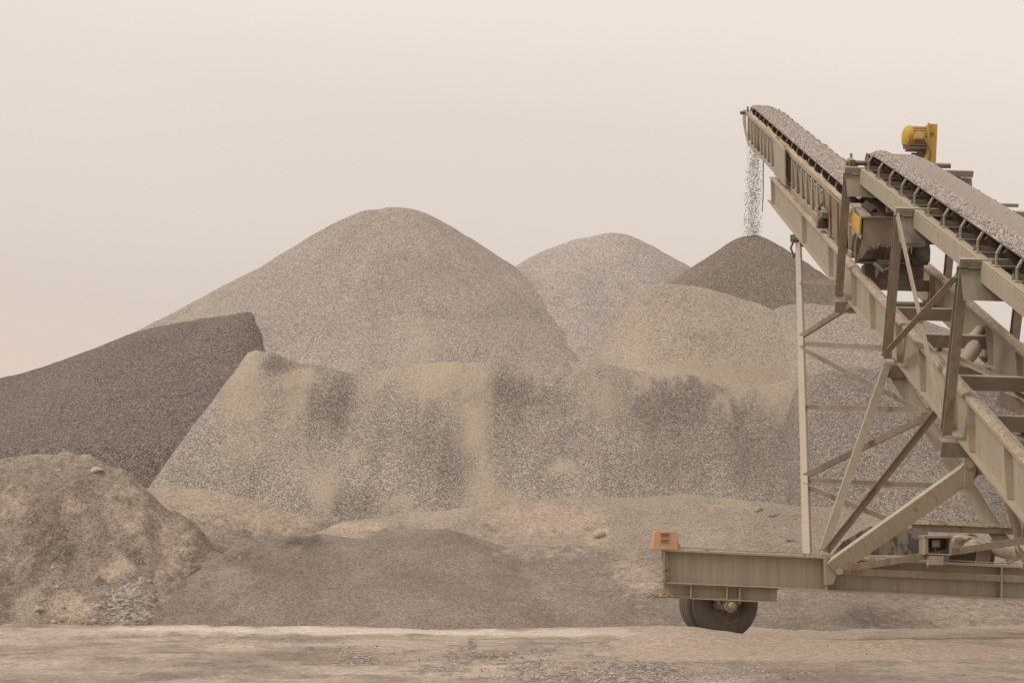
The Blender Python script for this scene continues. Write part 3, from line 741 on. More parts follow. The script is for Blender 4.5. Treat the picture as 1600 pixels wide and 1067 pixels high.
# ------------------------------------------------------------------ inner boom
IL, IR = 5.3, 6.24
ZI0, ZI1 = 31.2, 49.4
mb = MB()
for D in (IL, IR):
    mb.bar(B(ZI0, D, 4.9), B(ZI1, D, 4.9), .09, .1, up=NRM)
    mb.bar(B(ZI0, D, 5.69), B(ZI1 - 1.2, D, 5.69), .09, .09, up=NRM)
inner = mb.build('inner_boom', M['paint'], root)
for D, s in ((IL, 5), (IR, 6)):
    sub(dust_strip(D - .0, 4.85, 31.5, 48.6, .13, .085, 110, s), 'dust_layer', 'dust', inner, True)
k = 0
for D in (IL, IR):
    z = ZI1 - .7; k = 0
    while z > ZI0:
        mb = MB(); mb.angle(B(z, D, 4.95), B(z - .02, D, 5.65), .07, .2, up=UD); sub(mb, 'lattice_post', 'rust' if k % 5 == 3 else 'paint_rusty', inner)
        mb = MB(); mb.bar(B(z - .12, D, 4.95), B(z - .62, D, 5.65), .035, .06, up=UD); sub(mb, 'lattice_diagonal', 'paint_rusty', inner)
        z -= .78; k += 1
# rounded head plates
for D in (IL - .05, IR + .05):
    mb = MB()
    mb.plate([B(48.7, D, 4.82), B(49.7, D, 4.84), B(50.0, D, 5.0), B(49.9, D, 5.25), B(49.4, D, 5.5), B(48.5, D, 5.76), B(48.2, D, 5.74), B(49.2, D, 5.35), B(49.35, D, 5.0), B(48.7, D, 4.95)], T_ * .03)
    sub(mb, 'head_plate', 'paint', inner)
# rusty splice plate and grease-caked roller near the frame
mb = MB()
mb.plate([B(33.9, 5.2, 4.88), B(31.7, 5.2, 4.88), B(31.5, 5.2, 5.66), B(33.6, 5.2, 5.66)], T_ * .03)
mb.bar(B(33.2, 5.17, 4.9), B(33.1, 5.17, 5.7), .02, .1, up=UD); mb.bar(B(32.3, 5.17, 4.9), B(32.2, 5.17, 5.7), .02, .1, up=UD)
sub(mb, 'splice_plate', 'rust', inner)
mb = MB()
mb.cyl(B(33.6, 5.0, 5.5), B(33.6, 5.2, 5.5), .12, 14); mb.bar(B(33.9, 5.1, 5.3), B(33.2, 5.1, 5.3), .14, .12, up=NRM)
mb.tube([B(33.6, 5.1, 5.35), B(33.5, 5.02, 5.2), B(33.2, 5.05, 5.05)], .03)
sub(mb, 'guide_roller', 'steel_dark', inner, True)
# cross members under the inner belt
z = 48.6
while z > 31.5:
    mb = MB(); mb.bar(B(z, IL, 4.93), B(z, IR, 4.93), .06, .05, up=NRM); sub(mb, 'cross_member', 'rust', inner)
    mb = MB(); mb.bar(B(z - .4, IL, 5.66), B(z - .4, IR, 5.66), .05, .05, up=NRM); sub(mb, 'cross_member', 'rust', inner); z -= .93
mb = MB(); mb.tube([px(1193, 238, 48.2), px(1192.6, 270, 48.2), px(1192.5, 305, 48.2), px(1191, 331, 48.2)], .014)
sub(mb, 'hanging_cable', 'steel_dark', inner)

# ------------------------------------------------------------------ belts
def belt_profile(c, hw, He, dip, n=10):
    o = []
    for i in range(n + 1):
        t = -1 + 2 * i / n
        k = min(1, max(0, (1 - abs(t)) / .62)); k = k * k * (3 - 2 * k) * .45 + k * .55
        o.append((c + t * hw, He + dip * k))
    return o
def make_belt(name, c, hw, He, dip, z0, z1, mat, rpul, lab):
    mb = MB(); pr = belt_profile(c, hw, He, dip)
    zs = list(np.arange(z0, z1 - .9, .3)) + list(np.linspace(z1 - .8, z1, 6))
    top = []
    for z in zs:
        f = min(1, max(0, (z1 - z) / 1.2)); f = f * f * (3 - 2 * f)
        top.append([B(z, d, He + (h - He) * f + dip * .25 * (1 - f)) for d, h in pr])
    wrap = []
    cz = z1; ch = He + dip * .25 + rpul / .95
    for a in np.linspace(0, math.pi, 9)[1:]:
        wrap.append([B(cz, d, ch) + UD * (math.sin(a) * rpul) + NRM * (math.cos(a) * rpul) for d, h in pr])
    back = [[B(z, d, ch + rpul / .95 + .06) for d, h in pr] for z in np.arange(z1 - .3, z0, -1.)]
    P = top + wrap + back
    mb.grid(P)
    # thickness
    mb2 = MB(); th = .014
    Q = []
    for i, row in enumerate(P):
        a = P[max(0, i - 1)]; b = P[min(len(P) - 1, i + 1)]
        d = (b[5] - a[5]).normalized(); nn = T_.cross(d).normalized()
        Q.append([p - nn * th * (1 if i >= 0 else 1) for p in row])
    n, m = len(P), len(P[0])
    vs = [p for r in P for p in r] + [p for r in Q for p in r]
    K = n * m; fs = []
    for i in range(n - 1):
        for j in range(m - 1):
            fs.append((i * m + j, i * m + j + 1, (i + 1) * m + j + 1, (i + 1) * m + j))
            fs.append((K + i * m + j, K + (i + 1) * m + j, K + (i + 1) * m + j + 1, K + i * m + j + 1))
        for j in (0, m - 1):
            fs.append((i * m + j, (i + 1) * m + j, K + (i + 1) * m + j, K + i * m + j))
    mb2.add(vs, fs)
    o = mb2.build(name, M['rubber'], root, True); o['label'] = lab
    o.data.materials.append(M['belt_top'])
    # the carrying side is grey with stone dust
    me = o.data; nT = len(top)
    for p in me.polygons:
        c_ = p.vertices[0]
        if max(p.vertices) < K and max(p.vertices) // m < nT: p.material_index = 1
    # pulley
    mb = MB(); mb.cyl(B(cz, c - hw + .01, ch), B(cz, c + hw - .01, ch), rpul - .012, 24)
    pu = mb.build('head_pulley', M['black'], o, True)
    return o, cz, ch
belt_o, oz, oh = make_belt('conveyor_belt', 5.70, .42, 3.615, .17, 13, 29.75, 'rubber', .17, 'near belt, half covered with stone')
belt_i, iz, ih = make_belt('conveyor_belt', 5.74, .34, 4.68, .15, 31.3, 49.2, 'rubber', .17, 'far belt, heaped with stone')
mb = MB()
mb.cyl(B(oz, 4.93, oh), B(oz, 6.75, oh), .045, 12); mb.bar(B(oz - .14, 5.02, oh + .02), B(oz + .14, 5.02, oh + .02), .1, .17, up=NRM)
mb.bar(B(oz - .12, 5.02, oh + .07), B(oz + .12, 5.02, oh + .07), .22, .05, up=NRM)
be = mb.build('shaft_bearing', M['rust'], belt_o, True)
mb = MB(); c0 = B(oz, 5.02, oh - .09); mb.cyl(c0, c0 + Vector((0, 0, .07)), .022, 8); mb.lathe(c0 + Vector((0, 0, .07)), (0, 0, 1), [(0, .012), (0, .05), (.03, .058), (.07, .05), (.09, .02), (.09, .01)], 12)
mb.build('grease_cap', M['roller'], be, True) if False else mb.build('grease_cap', M['roller'], belt_o, True)
mb = MB()
mb.cyl(B(iz, 5.1, ih), B(iz, 6.4, ih), .05, 12); mb.bar(B(iz - .1, 5.32, ih), B(iz + .1, 5.32, ih), .1, .16, up=NRM)
mb.build('shaft_bearing', M['rust'], belt_i, True)
mb = MB(); c0 = B(iz, 5.32, ih - .08); mb.cyl(c0, c0 + Vector((0, 0, .1)), .025, 8); mb.lathe(c0 + Vector((0, 0, .08)), (0, 0, 1), [(0, .012), (0, .05), (.04, .07), (.09, .06), (.1, .02), (.1, .01)], 12)
mb.build('grease_cap', M['roller'], belt_i, True)

# ------------------------------------------------------------------ idlers
def make_idler(z, dl, dr, hb, el, er, he, hc, mat, rad):
    org = B(z, (dl + dr) / 2, hb)
    mb = MB(); c = (el + er) / 2; wc = (er - el) * .17
    for s, d0, e in ((1, dl, el), (-1, dr, er)):
        foot = B(z, d0 + s * .05, hb); kn = B(z - .01, d0 + s * .045, he + .13); tip = B(z, e - s * .03, he + .025)
        mb.bar(foot, kn, .03, .035, up=UD); mb.bar(kn, tip, .034, .035, up=UD)
        mb.bar(foot - UD * .07, foot + UD * .07, .09, .014, up=NRM)
    mb.angle(B(z, dl, hb - .03), B(z, dr, hb - .03), .09, .08, up=NRM)
    for s in (-1, 1): mb.bar(B(z, c + s * (wc + .02), hb - .02), B(z, c + s * (wc + .02), hc + .03), .03, .03, up=UD)
    o = mb.build('idler', M[mat], root, origin=org)
    for a, ha, b, hb_ in ((el + .02, he + .01, c - wc - .02, hc), (c - wc, hc, c + wc, hc), (c + wc + .02, hc, er - .02, he + .01)):
        m2 = MB(); m2.cyl(B(z, a, ha + rad + .02), B(z, b, hb_ + rad + .02), rad, 14)
        m2.build('roller', M['roller'], o, True)
    return o
def copies(o, zs, z0):
    for z in zs:
        c = o.copy(); COL.objects.link(c); c.parent = root; c.location = o.location + U_ * (z - z0)
        for ch in list(o.children):
            d = ch.copy(); COL.objects.link(d); d.parent = c
ozs = [29.05, 28.1, 27.15, 26.2, 25.25, 24.28, 23.3, 22.33, 21.4, 20.48, 19.55, 18.6, 17.65, 16.7]
i0 = make_idler(ozs[0], DL, DU, 3.87, 5.29, 6.11, 3.6, 3.8, 'paint', .05)
copies(i0, ozs[1:], ozs[0])
izs = [48.4 - .93 * k for k in range(18)]
i1 = make_idler(izs[0], IL, IR, 4.9, 5.41, 6.08, 4.665, 4.835, 'rust', .045)
copies(i1, izs[1:], izs[0])
# return rollers
for z in (27.6, 24.7, 21.8, 19.0):
    mb = MB(); mb.cyl(B(z, DL + .08, 4.3), B(z, DU - .08, 4.3), .06, 14); mb.build('return_roller', M['roller'], root, True)

# ------------------------------------------------------------------ drive motor on the far side of the head
c0 = px(1432, 214, 31.4)
def mpt(x, y, d=31.4): return px(x, y, d)
sc_m = 31.4 / F
mb = MB()
ax0, ax1 = mpt(1417, 215.5), mpt(1450, 216.5)
mb.cyl(ax0, ax1, 16 * sc_m, 26)
for k in range(22):
    a = 2 * math.pi * k / 22
    rvec = Vector((0, math.cos(a), math.sin(a)))
    mb.bar(mpt(1423, 215.6) + rvec * 16.6 * sc_m, mpt(1447, 216.4) + rvec * 16.6 * sc_m, .012, .03, up=rvec)
motor = mb.build('drive_motor', M['yellow_worn'], root, True)
mb = MB()
mb.lathe(mpt(1411, 215.4), (1, 0, 0), [(0.0, .01), (0.0, 11 * sc_m), (2 * sc_m, 15.5 * sc_m), (5 * sc_m, 18.4 * sc_m), (12.5 * sc_m, 18.6 * sc_m), (12.5 * sc_m, .01)], 28)
mb.build('fan_cover', M['yellow'], motor, True)
mb = MB(); mb.cyl(mpt(1446, 216.4), mpt(1450, 216.6), 18 * sc_m, 26); mb.build('end_bell', M['yellow'], motor, True)
mb = MB(); mb.bar(mpt(1429, 213.5, 31.13), mpt(1443, 214, 31.13), .16, 9 * sc_m); mb.bar(mpt(1430, 213.5, 31.04), mpt(1442, 214, 31.04), .02, 7 * sc_m); mb.build('terminal_box', M['yellow_worn'], motor)
mb = MB()
mb.plate([mpt(1450.5, 193.5, 31.15), mpt(1465, 194.5, 31.15), mpt(1462, 262, 31.15), mpt(1444, 262, 31.15), mpt(1446, 248, 31.15), mpt(1449.5, 236, 31.15)], Vector((0, .5, 0)))
mb.bar(mpt(1450.8, 192.6, 31.15), mpt(1450.8, 236, 31.15), .025, .06, up=(0, 1, 0))
gd = mb.build('belt_guard', M['yellow'], motor)
mb = MB(); mb.cyl(mpt(1457, 209, 31.1), mpt(1457, 209, 31.16), .025, 8); mb.build('guard_bolt', M['black'], motor)
mb = MB()
mb.bar(mpt(1414, 228, 31.4), mpt(1450, 229, 31.4), .34, .05); mb.bar(mpt(1417, 233, 31.4), mpt(1449, 233.6, 31.4), .3, .045)
mb.cyl(mpt(1411, 226.5, 31.2), mpt(1416, 227, 31.2), .028, 8); mb.bar(mpt(1421, 231, 31.2), mpt(1421, 217, 31.2), .012, .012)
mb.build('motor_base', M['hopper'], motor)
mb = MB(); mb.bar(mpt(1438, 234, 31.4), mpt(1438, 262, 31.4), .12, .12); mb.bar(mpt(1444, 234, 31.4), mpt(1444, 262, 31.4), .06, .1); mb.cyl(mpt(1424, 243, 31.5), mpt(1431, 243.5, 31.5), .05, 10); mb.build('motor_post', M['roller'], motor)
mb = MB(); mb.tube([mpt(1443, 214, 31.08), mpt(1447, 219, 31.04), mpt(1451, 228, 31.0), mpt(1454, 240, 31.0), mpt(1452, 250, 31.02), mpt(1448, 258, 31.1)], .022); mb.build('power_cable', M['steel_dark'], motor, True)

# ------------------------------------------------------------------ transfer hopper between the booms
mb = MB(); zf = 28.7
def hp(x, y, d=zf): return px(x, y, d)
# front sheet with tapering skirt, side sheets, lip
mb.plate([hp(1347, 340), hp(1392, 340), hp(1461, 360), hp(1462, 378), hp(1440, 386), hp(1372, 384), hp(1357, 388), hp(1346, 404)], Vector((0, .02, 0)))
mb.bar(hp(1345, 340, zf - .03), hp(1395, 340, zf - .03), .07, .025)
mb.plate([hp(1426, 352, zf - .02), hp(1440, 357, zf - .02), hp(1462, 379, zf - .02), hp(1423, 380, zf - .02)], Vector((0, .015, 0)))
mb.plate([hp(1347, 340), hp(1331, 322, zf + 1.5), hp(1331, 352, zf + 1.5), hp(1346, 372)], Vector((.02, 0, 0)))
mb.plate([hp(1462, 362), hp(1440, 345, zf + 1.5), hp(1440, 372, zf + 1.5), hp(1462, 379)], Vector((.02, 0, 0)))
mb.plate([hp(1330, 319, zf + 1.4), hp(1344, 319, zf + 1.4), hp(1362, 339, zf + .05), hp(1346, 339, zf + .05)], Vector((0, 0, .015)))
mb.plate([hp(1327, 352, zf + 1.3), hp(1332, 350, zf + 1.3), hp(1347, 370, zf - .05), hp(1344, 374, zf - .05)], Vector((0, 0, .02)))
hop = mb.build('transfer_hopper', M['hopper'], root)
mb = MB(); mb.plate([hp(1333.5, 330, zf + 1.0), hp(1346.4, 342, zf - .03), hp(1344.6, 366, zf - .03), hp(1333, 354, zf + 1.0)], Vector((-.03, 0, 0))); mb.build('guard_panel', M['yellow'], hop)
mb = MB(); mb.plate([hp(1344, 304, zf + .8), hp(1396, 322, zf + .6), hp(1396, 340, zf + .3), hp(1366, 339, zf + .3)], Vector((0, .03, 0))); mb.build('belt_apron', M['rubber'], hop)
mb = MB(); mb.cyl(hp(1350, 318, zf + .5), hp(1364, 330, zf + .45), .07, 14); mb.build('roller', M['roller'], hop, True)
mb = MB(); mb.bar(hp(1340, 398, zf + .6), hp(1448, 402, zf + .6), .5, .22); mb.cyl(hp(1424, 396, zf + .45), hp(1449, 396, zf + .45), .2, 26); mb.build('tail_pulley', M['black'], hop, True)
mb = MB(); mb.plate([hp(1332, 368, zf + .6), hp(1345, 360, zf + .6), hp(1350, 400, zf + .6), hp(1330, 392, zf + .6)], Vector((0, .03, 0))); mb.build('wear_plate', M['rust'], hop)
mb = MB()
mb.bar(hp(1348, 430, zf + .8), hp(1440, 432, zf + .8), .3, .35); mb.cyl(hp(1370, 420, zf + .3), hp(1392, 421, zf + .3), .16, 16); mb.bar(hp(1345, 411, zf + .3), hp(1420, 412, zf + .3), .05, .03)
mb.tube([hp(1366, 412, zf), hp(1380, 424, zf - .1), hp(1392, 418, zf - .1), hp(1404, 432, zf)], .03); mb.tube([hp(1340, 367, zf), hp(1336, 384, zf), hp(1337, 402, zf)], .015)
for k in range(14): stone_verts(mb, hp(random.uniform(1358, 1396), random.uniform(384, 390), zf - .03), random.uniform(.03, .06))
mb.build('chassis_block', M['steel_dark'], hop)
mb = MB(); mb.cyl(hp(1424, 384, zf - .05), hp(1424, 396, zf - .05), .012, 6); mb.cyl(hp(1419, 384, zf - .05), hp(1419, 392, zf - .05), .01, 6); mb.build('hanging_rod', M['hopper'], hop)

# canvas boot hanging inside the boom
mb = MB()
pts = [px(1541, 513, 26.4), px(1531, 517, 26.3), px(1522, 527, 26.2), px(1521, 543, 26.1), px(1514, 556, 26.0), px(1503, 571, 25.9), px(1492, 586, 25.8)]
mb.tube(pts, .1, 12, rad=[.05, .09, .085, .13, .12, .085, .05]); mb.tube([px(1490, 523, 26.3), px(1503, 526, 26.3), px(1520, 521, 26.25)], .022)
cv = mb.build('canvas_boot', M['canvas'], root, True)

# ------------------------------------------------------------------ wheeled undercarriage
TZ = 24.0
def tl(x, off=0.): return px(x, 884 + (x - 1035) * .0478 + off, TZ)
mb = MB()
mb.ibeam(tl(1038), tl(1760), .3, .49, .03, .02)
for x in (1288, 1560): mb.plate([tl(x, -24) + Vector((0, -.02, 0)), tl(x, -24) + Vector((0, -.15, 0)), tl(x, 24) + Vector((0, -.15, 0)), tl(x, 24) + Vector((0, -.02, 0))], Vector((.018, 0, 0)))
und = mb.build('axle_beam', M['paint_beam'], root)
mb = MB(); mb.plate([tl(1035, -26) + Vector((0, -.17, 0)), tl(1035, 25) + Vector((0, -.17, 0)), tl(1035, 25) + Vector((0, .17, 0)), tl(1035, -26) + Vector((0, .17, 0))], Vector((.025, 0, 0)))
mb.build('end_plate', M['paint_grey'], und)
mb = MB()
for pts in ([(1040, 864), (1045, 871), (1046, 880), (1044, 889), (1040, 894)], [(1043, 890), (1046, 897), (1042, 905), (1037, 909)]):
    mb.plate([px(x, y, TZ - .165) for x, y in pts] + [px(x - 5.5, y, TZ - .165) for x, y in pts[::-1]], Vector((0, .012, 0)))
mb.build('torn_plate', M['rust'], und)
mb = MB()
mb.ibeam(px(1036, 921.5, TZ), px(1214, 929.5, TZ), .3, .2, .014, .014)
for x in (1077, 1133, 1153):
    y = 921.5 + (x - 1036) * .045
    for s in (-1, 1): mb.plate([px(x, y - 10, TZ) + Vector((0, s * .01, 0)), px(x, y - 10, TZ) + Vector((0, s * .14, 0)), px(x, y + 10, TZ) + Vector((0, s * .14, 0)), px(x, y + 10, TZ) + Vector((0, s * .01, 0))], Vector((.016, 0, 0)))
mb.build('axle_carrier', M['paint_beam'], und)
# conduit lying on the beam with clips
mb = MB(); mb.tube([tl(x, -30.2 + .5 * math.sin(x * .05)) + Vector((0, -.07, .0)) for x in range(1060, 1640, 20)], .009, 6)
for x in (1104, 1256, 1360): mb.bar(tl(x - 3, -28.5) + Vector((0, -.07, 0)), tl(x + 3, -28.5) + Vector((0, -.07, 0)), .05, .045)
mb.build('conduit', M['paint'], und)
# flat stiffener with dark stain on the web
mb = MB(); mb.bar(px(1306, 892, TZ - .12), px(1700, 909, TZ - .12), .02, .1); mb.build('web_strip', M['paint_rusty'], und)
mb = MB(); mb.bar(px(1308, 890, TZ - .2), px(1640, 838, TZ - .2), .012, .1); mb.build('flat_strap', M['paint_rusty'], und)
# axle, wheels
AX = Vector((math.sin(R(24)), -math.cos(R(24)), .0)).normalized()       # axle points at the camera and slightly right
RW = .5
wc = px(1133, 945, TZ + .42); wc.z = .5
def wheel(c):
    mb = MB(); r = RW
    tw = .27
    prof = [(-tw / 2 + .02, .28), (-tw / 2, .3), (-tw / 2 - .012, .36), (-tw / 2 - .008, .43), (-tw / 2 + .02, .478), (-tw / 2 + .045, .494), (-.062, .498), (-.06, .484), (-.048, .484), (-.046, .499), (-.008, .5), (-.006, .485), (.006, .485), (.008, .5), (.046, .499), (.048, .484), (.06, .484), (.062, .498), (tw / 2 - .045, .494), (tw / 2 - .02, .478), (tw / 2 + .008, .43), (tw / 2 + .012, .36), (tw / 2, .3), (tw / 2 - .02, .28)]
    mb.lathe(c, AX, prof, 64)
    s_ = AX.cross(Vector((0, 0, 1))).normalized(); u_ = s_.cross(AX)
    wh = mb.build('wheel', M['tyre'], root, True)
    mb = MB()
    mb.lathe(c, AX, [(.12, .285), (.125, .3), (.105, .27), (.04, .255), (.02, .2), (.035, .12), (.035, .06), (-.02, .06), (-.02, .2), (-.1, .26), (-.12, .285)], 40)
    for k in range(8):
        a = 2 * math.pi * k / 8; rv = s_ * math.cos(a) + u_ * math.sin(a)
        mb.cyl(c + rv * .14 + AX * .03, c + rv * .14 + AX * .07, .017, 6)
    rm = mb.build('rim', M['rim'], wh, True)
    return wh
w1 = wheel(wc); w2 = wheel(wc - AX * .37)
mb = MB(); q = px(1143, 946, TZ - .12) - AX * .235
mb.cyl(q - AX * .9, q + AX * .2, .07, 18); mb.cyl(q + AX * .19, q + AX * .235, .095, 22)
axl = mb.build('axle', M['paint_grey'], und, True)
mb = MB(); mb.lathe(q + AX * .23, AX, [(0, .005), (0, .055), (.03, .055), (.05, .045), (.06, .02), (.06, .005)], 24); mb.build('hub_cap', M['brass'], und, True)
mb = MB()
for s in (-1, 1): mb.bar(q + AX * .16 + Vector((s * .14, 0, .02)), q + AX * .16 + Vector((s * .14, 0, .1)), .05, .1)
mb.bar(q + AX * .14 + Vector((-.2, 0, .085)), q + AX * .14 + Vector((.2, 0, .085)), .14, .04)
mb.bar(q + AX * .15 + Vector((0, 0, .0)), q + AX * .15 + Vector((0, 0, .09)), .17, .1)
mb.build('axle_clamp', M['paint_grey'], und)
# frayed strap sticking out under the beam end
mb = MB()
for k in range(26):
    p = px(random.uniform(1020, 1046), random.uniform(928.5, 933), TZ - .12 + random.uniform(-.06, .06))
    mb.tube([p, p + Vector((random.uniform(-.07, .05), random.uniform(-.04, .04), random.uniform(-.02, .025))), p + Vector((random.uniform(-.12, .05), random.uniform(-.05, .05), random.uniform(-.05, .02)))], .006, 5)
mb.tube([px(1030, 931, TZ - .1), px(1018, 930, TZ - .1), px(1008, 932, TZ - .1)], .012, 6)
mb.build('frayed_strap', M['strap'], und)
mb = MB(); mb.bar(px(1030, 931, TZ - .1), px(1078, 932.7, TZ - .1), .12, .022); mb.build('strap_plate', M['rust'], und)

# struts between undercarriage and boom
def strut(name, p, q, wdt, hgt, kind, mat, up=(0, -1, .2), parent=None, flip=1):
    mb = MB()
    if kind == 'channel': mb.channel(p, q, wdt, hgt, .016, up=up, flip=flip)
    elif kind == 'angle': mb.angle(p, q, wdt, hgt, .012, up=up, flip=flip)
    else: mb.bar(p, q, wdt, hgt, up=up)
    return mb.build(name, M[mat], parent or root)
strut('leg', px(1285, 862, TZ), px(1386, 570, 25.8), .11, .09, 'angle', 'paint', up=(0, 1, 0), flip=-1)
strut('leg', px(1291, 862, TZ), px(1466, 640, 23.4), .1, .1, 'angle', 'paint_rusty', up=(0, -1, .3), flip=1)
# the big pivoting ram arm
A_, B_ = px(1305, 884, 23.72), px(1516, 735, 21.6)
up_ = Vector((0, -1, 0)).cross((B_ - A_).normalized())
arm = strut('pivot_arm', A_, B_, .18, .235, 'box', 'paint_beam', up=up_)
mb = MB(); mb.plate([px(1290, 880, 23.7), px(1302, 872, 23.7), px(1310, 890, 23.7), px(1302, 912, 23.7), px(1291, 913, 23.7)], Vector((0, .02, 0)))
mb.plate([px(1289, 868, 23.72), px(1294, 868, 23.72), px(1297, 914, 23.72), px(1291, 914, 23.72)], Vector((0, .25, 0)))
mb.cyl(px(1312, 892, 23.55), px(1312, 892, 23.85), .05, 12); mb.build('arm_foot', M['paint'], arm)
mb = MB()
for d in (21.38, 21.74): mb.plate([px(1507, 716, d), px(1518, 713, d), px(1524, 722, d), px(1525, 738, d), px(1519, 750, d), px(1508, 752, d)], Vector((0, .03, 0)))
mb.cyl(px(1516, 726, 21.3), px(1516, 726, 21.85), .045, 14); mb.bar(px(1522, 716, 21.6), px(1536, 738, 21.6), .3, .12)
mb.build('pivot_clevis', M['paint_rusty'], arm)
strut('leg', px(1394, 574, 25.9), px(1586, 876, 24.6), .2, .1, 'angle', 'paint_beam', up=(0, -1, 0))
strut('leg', px(1577, 785, 24.6), px(1612, 900, 24.4), .12, .1, 'angle', 'paint', up=(0, -1, 0))
mb = MB(); mb.plate([px(1384, 571, 25.85), px(1396, 571, 25.85), px(1392, 583, 25.85), px(1388, 582, 25.85)], Vector((0, .05, 0))); mb.build('gusset_plate', M['steel_dark'], root)

# long lattice brace under the boom
PT, PB = px(1247.5, 380, 37.4), px(1261.5, 872, 24.2)
def on_pole(y):
    lo, hi = 0., 1.
    for _ in range(40):
        m_ = (lo + hi) / 2; p = PT.lerp(PB, m_); yy = HY - F * (p.z - EYE) / p.y
        if yy < y: lo = m_
        else: hi = m_
    return PT.lerp(PB, (lo + hi) / 2)
mb = MB(); mb.bar(PT, PB, .085, .12, up=(0, 1, .4))
brace = mb.build('lattice_brace', M['paint'], root)
mb = MB(); pt = px(1250, 371, 37.5)
mb.bar(px(1240, 372, 37.4), px(1256, 374, 37.6), .2, .16); mb.tube([px(1241, 374, 37.3), px(1235.5, 388, 37.3), px(1241, 401, 37.3), px(1244.5, 393, 37.3)], .025)
mb.bar(px(1241.5, 396, 37.3), px(1241.5, 402, 37.3), .1, .1)
mb.plate([px(1246, 362, 37.6), px(1264, 382, 37.0), px(1262, 386, 37.0), px(1247, 384, 37.4)], Vector((0, .06, 0)))
mb.build('brace_bracket', M['steel_dark'], brace)
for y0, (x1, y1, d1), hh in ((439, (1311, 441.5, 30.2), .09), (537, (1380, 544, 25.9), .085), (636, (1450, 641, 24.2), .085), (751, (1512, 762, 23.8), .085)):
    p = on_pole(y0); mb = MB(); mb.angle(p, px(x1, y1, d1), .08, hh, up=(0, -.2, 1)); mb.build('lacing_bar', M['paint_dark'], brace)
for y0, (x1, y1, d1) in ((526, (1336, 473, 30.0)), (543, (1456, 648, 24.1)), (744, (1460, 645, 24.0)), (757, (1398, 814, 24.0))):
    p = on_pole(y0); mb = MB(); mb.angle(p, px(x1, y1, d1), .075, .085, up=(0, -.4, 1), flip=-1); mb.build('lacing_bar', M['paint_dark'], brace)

# rail, panel, lamp housing behind the beam
mb = MB(); mb.bar(px(1424, 824, 24.8), px(1720, 834, 24.8), .1, .1); rl = mb.build('rear_rail', M['paint'], root)
mb = MB()
mb.grid([[px(x, y + .5 * fbm(np.array([x * .05]), np.array([3.]), 2, 5)[0] * 6, 24.8) + Vector((0, dy, dz)) for dy, dz in ((-.09, -.0), (-.05, .04), (0, .06), (.05, .03), (.09, 0))] for x, y in [(1418 + 8 * i, 818 + .34 * 8 * i * .12) for i in range(38)]])
mb.build('dust_layer', M['dust'], rl, True)
mb = MB(); mb.plate([px(1360, 822, 24.5), px(1450, 826, 24.5), px(1450, 868, 24.5), px(1300, 866, 24.5), px(1318, 845, 24.5)], Vector((0, .02, 0)))
def panel_mat():
    m = paint_mat('peeling_panel', (.3, .265, .22), .02, .4); t = m.node_tree; b = t.nodes['Principled BSDF']
    tc = N(t, 'ShaderNodeTexCoord'); mpn = N(t, 'ShaderNodeMapping'); mpn.inputs['Scale'].default_value = (9, 9, 4); t.links.new(tc.outputs['Object'], mpn.inputs[0])
    n = N(t, 'ShaderNodeTexNoise', ins={'Scale': 1., 'Detail': 6., 'Roughness': .7}); t.links.new(mpn.outputs[0], n.inputs['Vector'])
    src = b.inputs['Base Color'].links[0].from_socket
    c = mixc(t, mrange(t, n.outputs['Fac'], .5, .56, 0, .8), src, (.085, .08, .078)); t.links.new(c, b.inputs['Base Color']); return m
mb.build('side_panel', panel_mat(), root)
mb = MB(); d = 23.8
hw = [(1440, 836), (1482, 834), (1482, 866), (1440, 866)]
mb.bar(px(1439.5, 838, d), px(1482, 838, d), .38, .04); mb.bar(px(1443, 839, d), px(1443, 866, d), .05, .36, up=(0, 1, 0)); mb.bar(px(1480.5, 839, d), px(1480.5, 866, d), .025, .36, up=(0, 1, 0))
mb.bar(px(1440, 865, d), px(1482, 866, d), .36, .02); mb.plate([px(1442, 838, d + .17), px(1481, 838, d + .17), px(1481, 866, d + .17), px(1442, 866, d + .17)], Vector((0, .015, 0)))
lh = mb.build('lamp_housing', M['paint'], root)
mb = MB(); mb.bar(px(1455, 849, d - .02), px(1467.5, 849, d - .02), .1, .11); mb.cyl(px(1461, 855, d), px(1461, 864, d), .018, 8); mb.build('lamp_head', M['hopper'], lh)
mb = MB(); mb.bar(px(1456.5, 849, d - .075), px(1466, 849, d - .075), .012, .08); mb.build('lens', M['glass'], lh)
mb = MB(); mb.bar(px(1449, 875, d - .1), px(1472, 875.5, d - .1), .16, .125); mb.bar(px(1449.5, 881, d - .12), px(1449.5, 886, d - .12), .015, .015); mb.bar(px(1469, 882, d - .12), px(1469, 887, d - .12), .015, .015); mb.build('junction_box', M['paint_beam'], lh)
# far crossing beams glimpsed behind the girder
mb = MB(); mb.bar(px(1560, 622, 24.4), px(1680, 668, 24.0), .14, .2); mb.bar(px(1578, 655, 24.6), px(1690, 660, 24.6), .2, .16); mb.build('rear_beam', M['paint'], root)

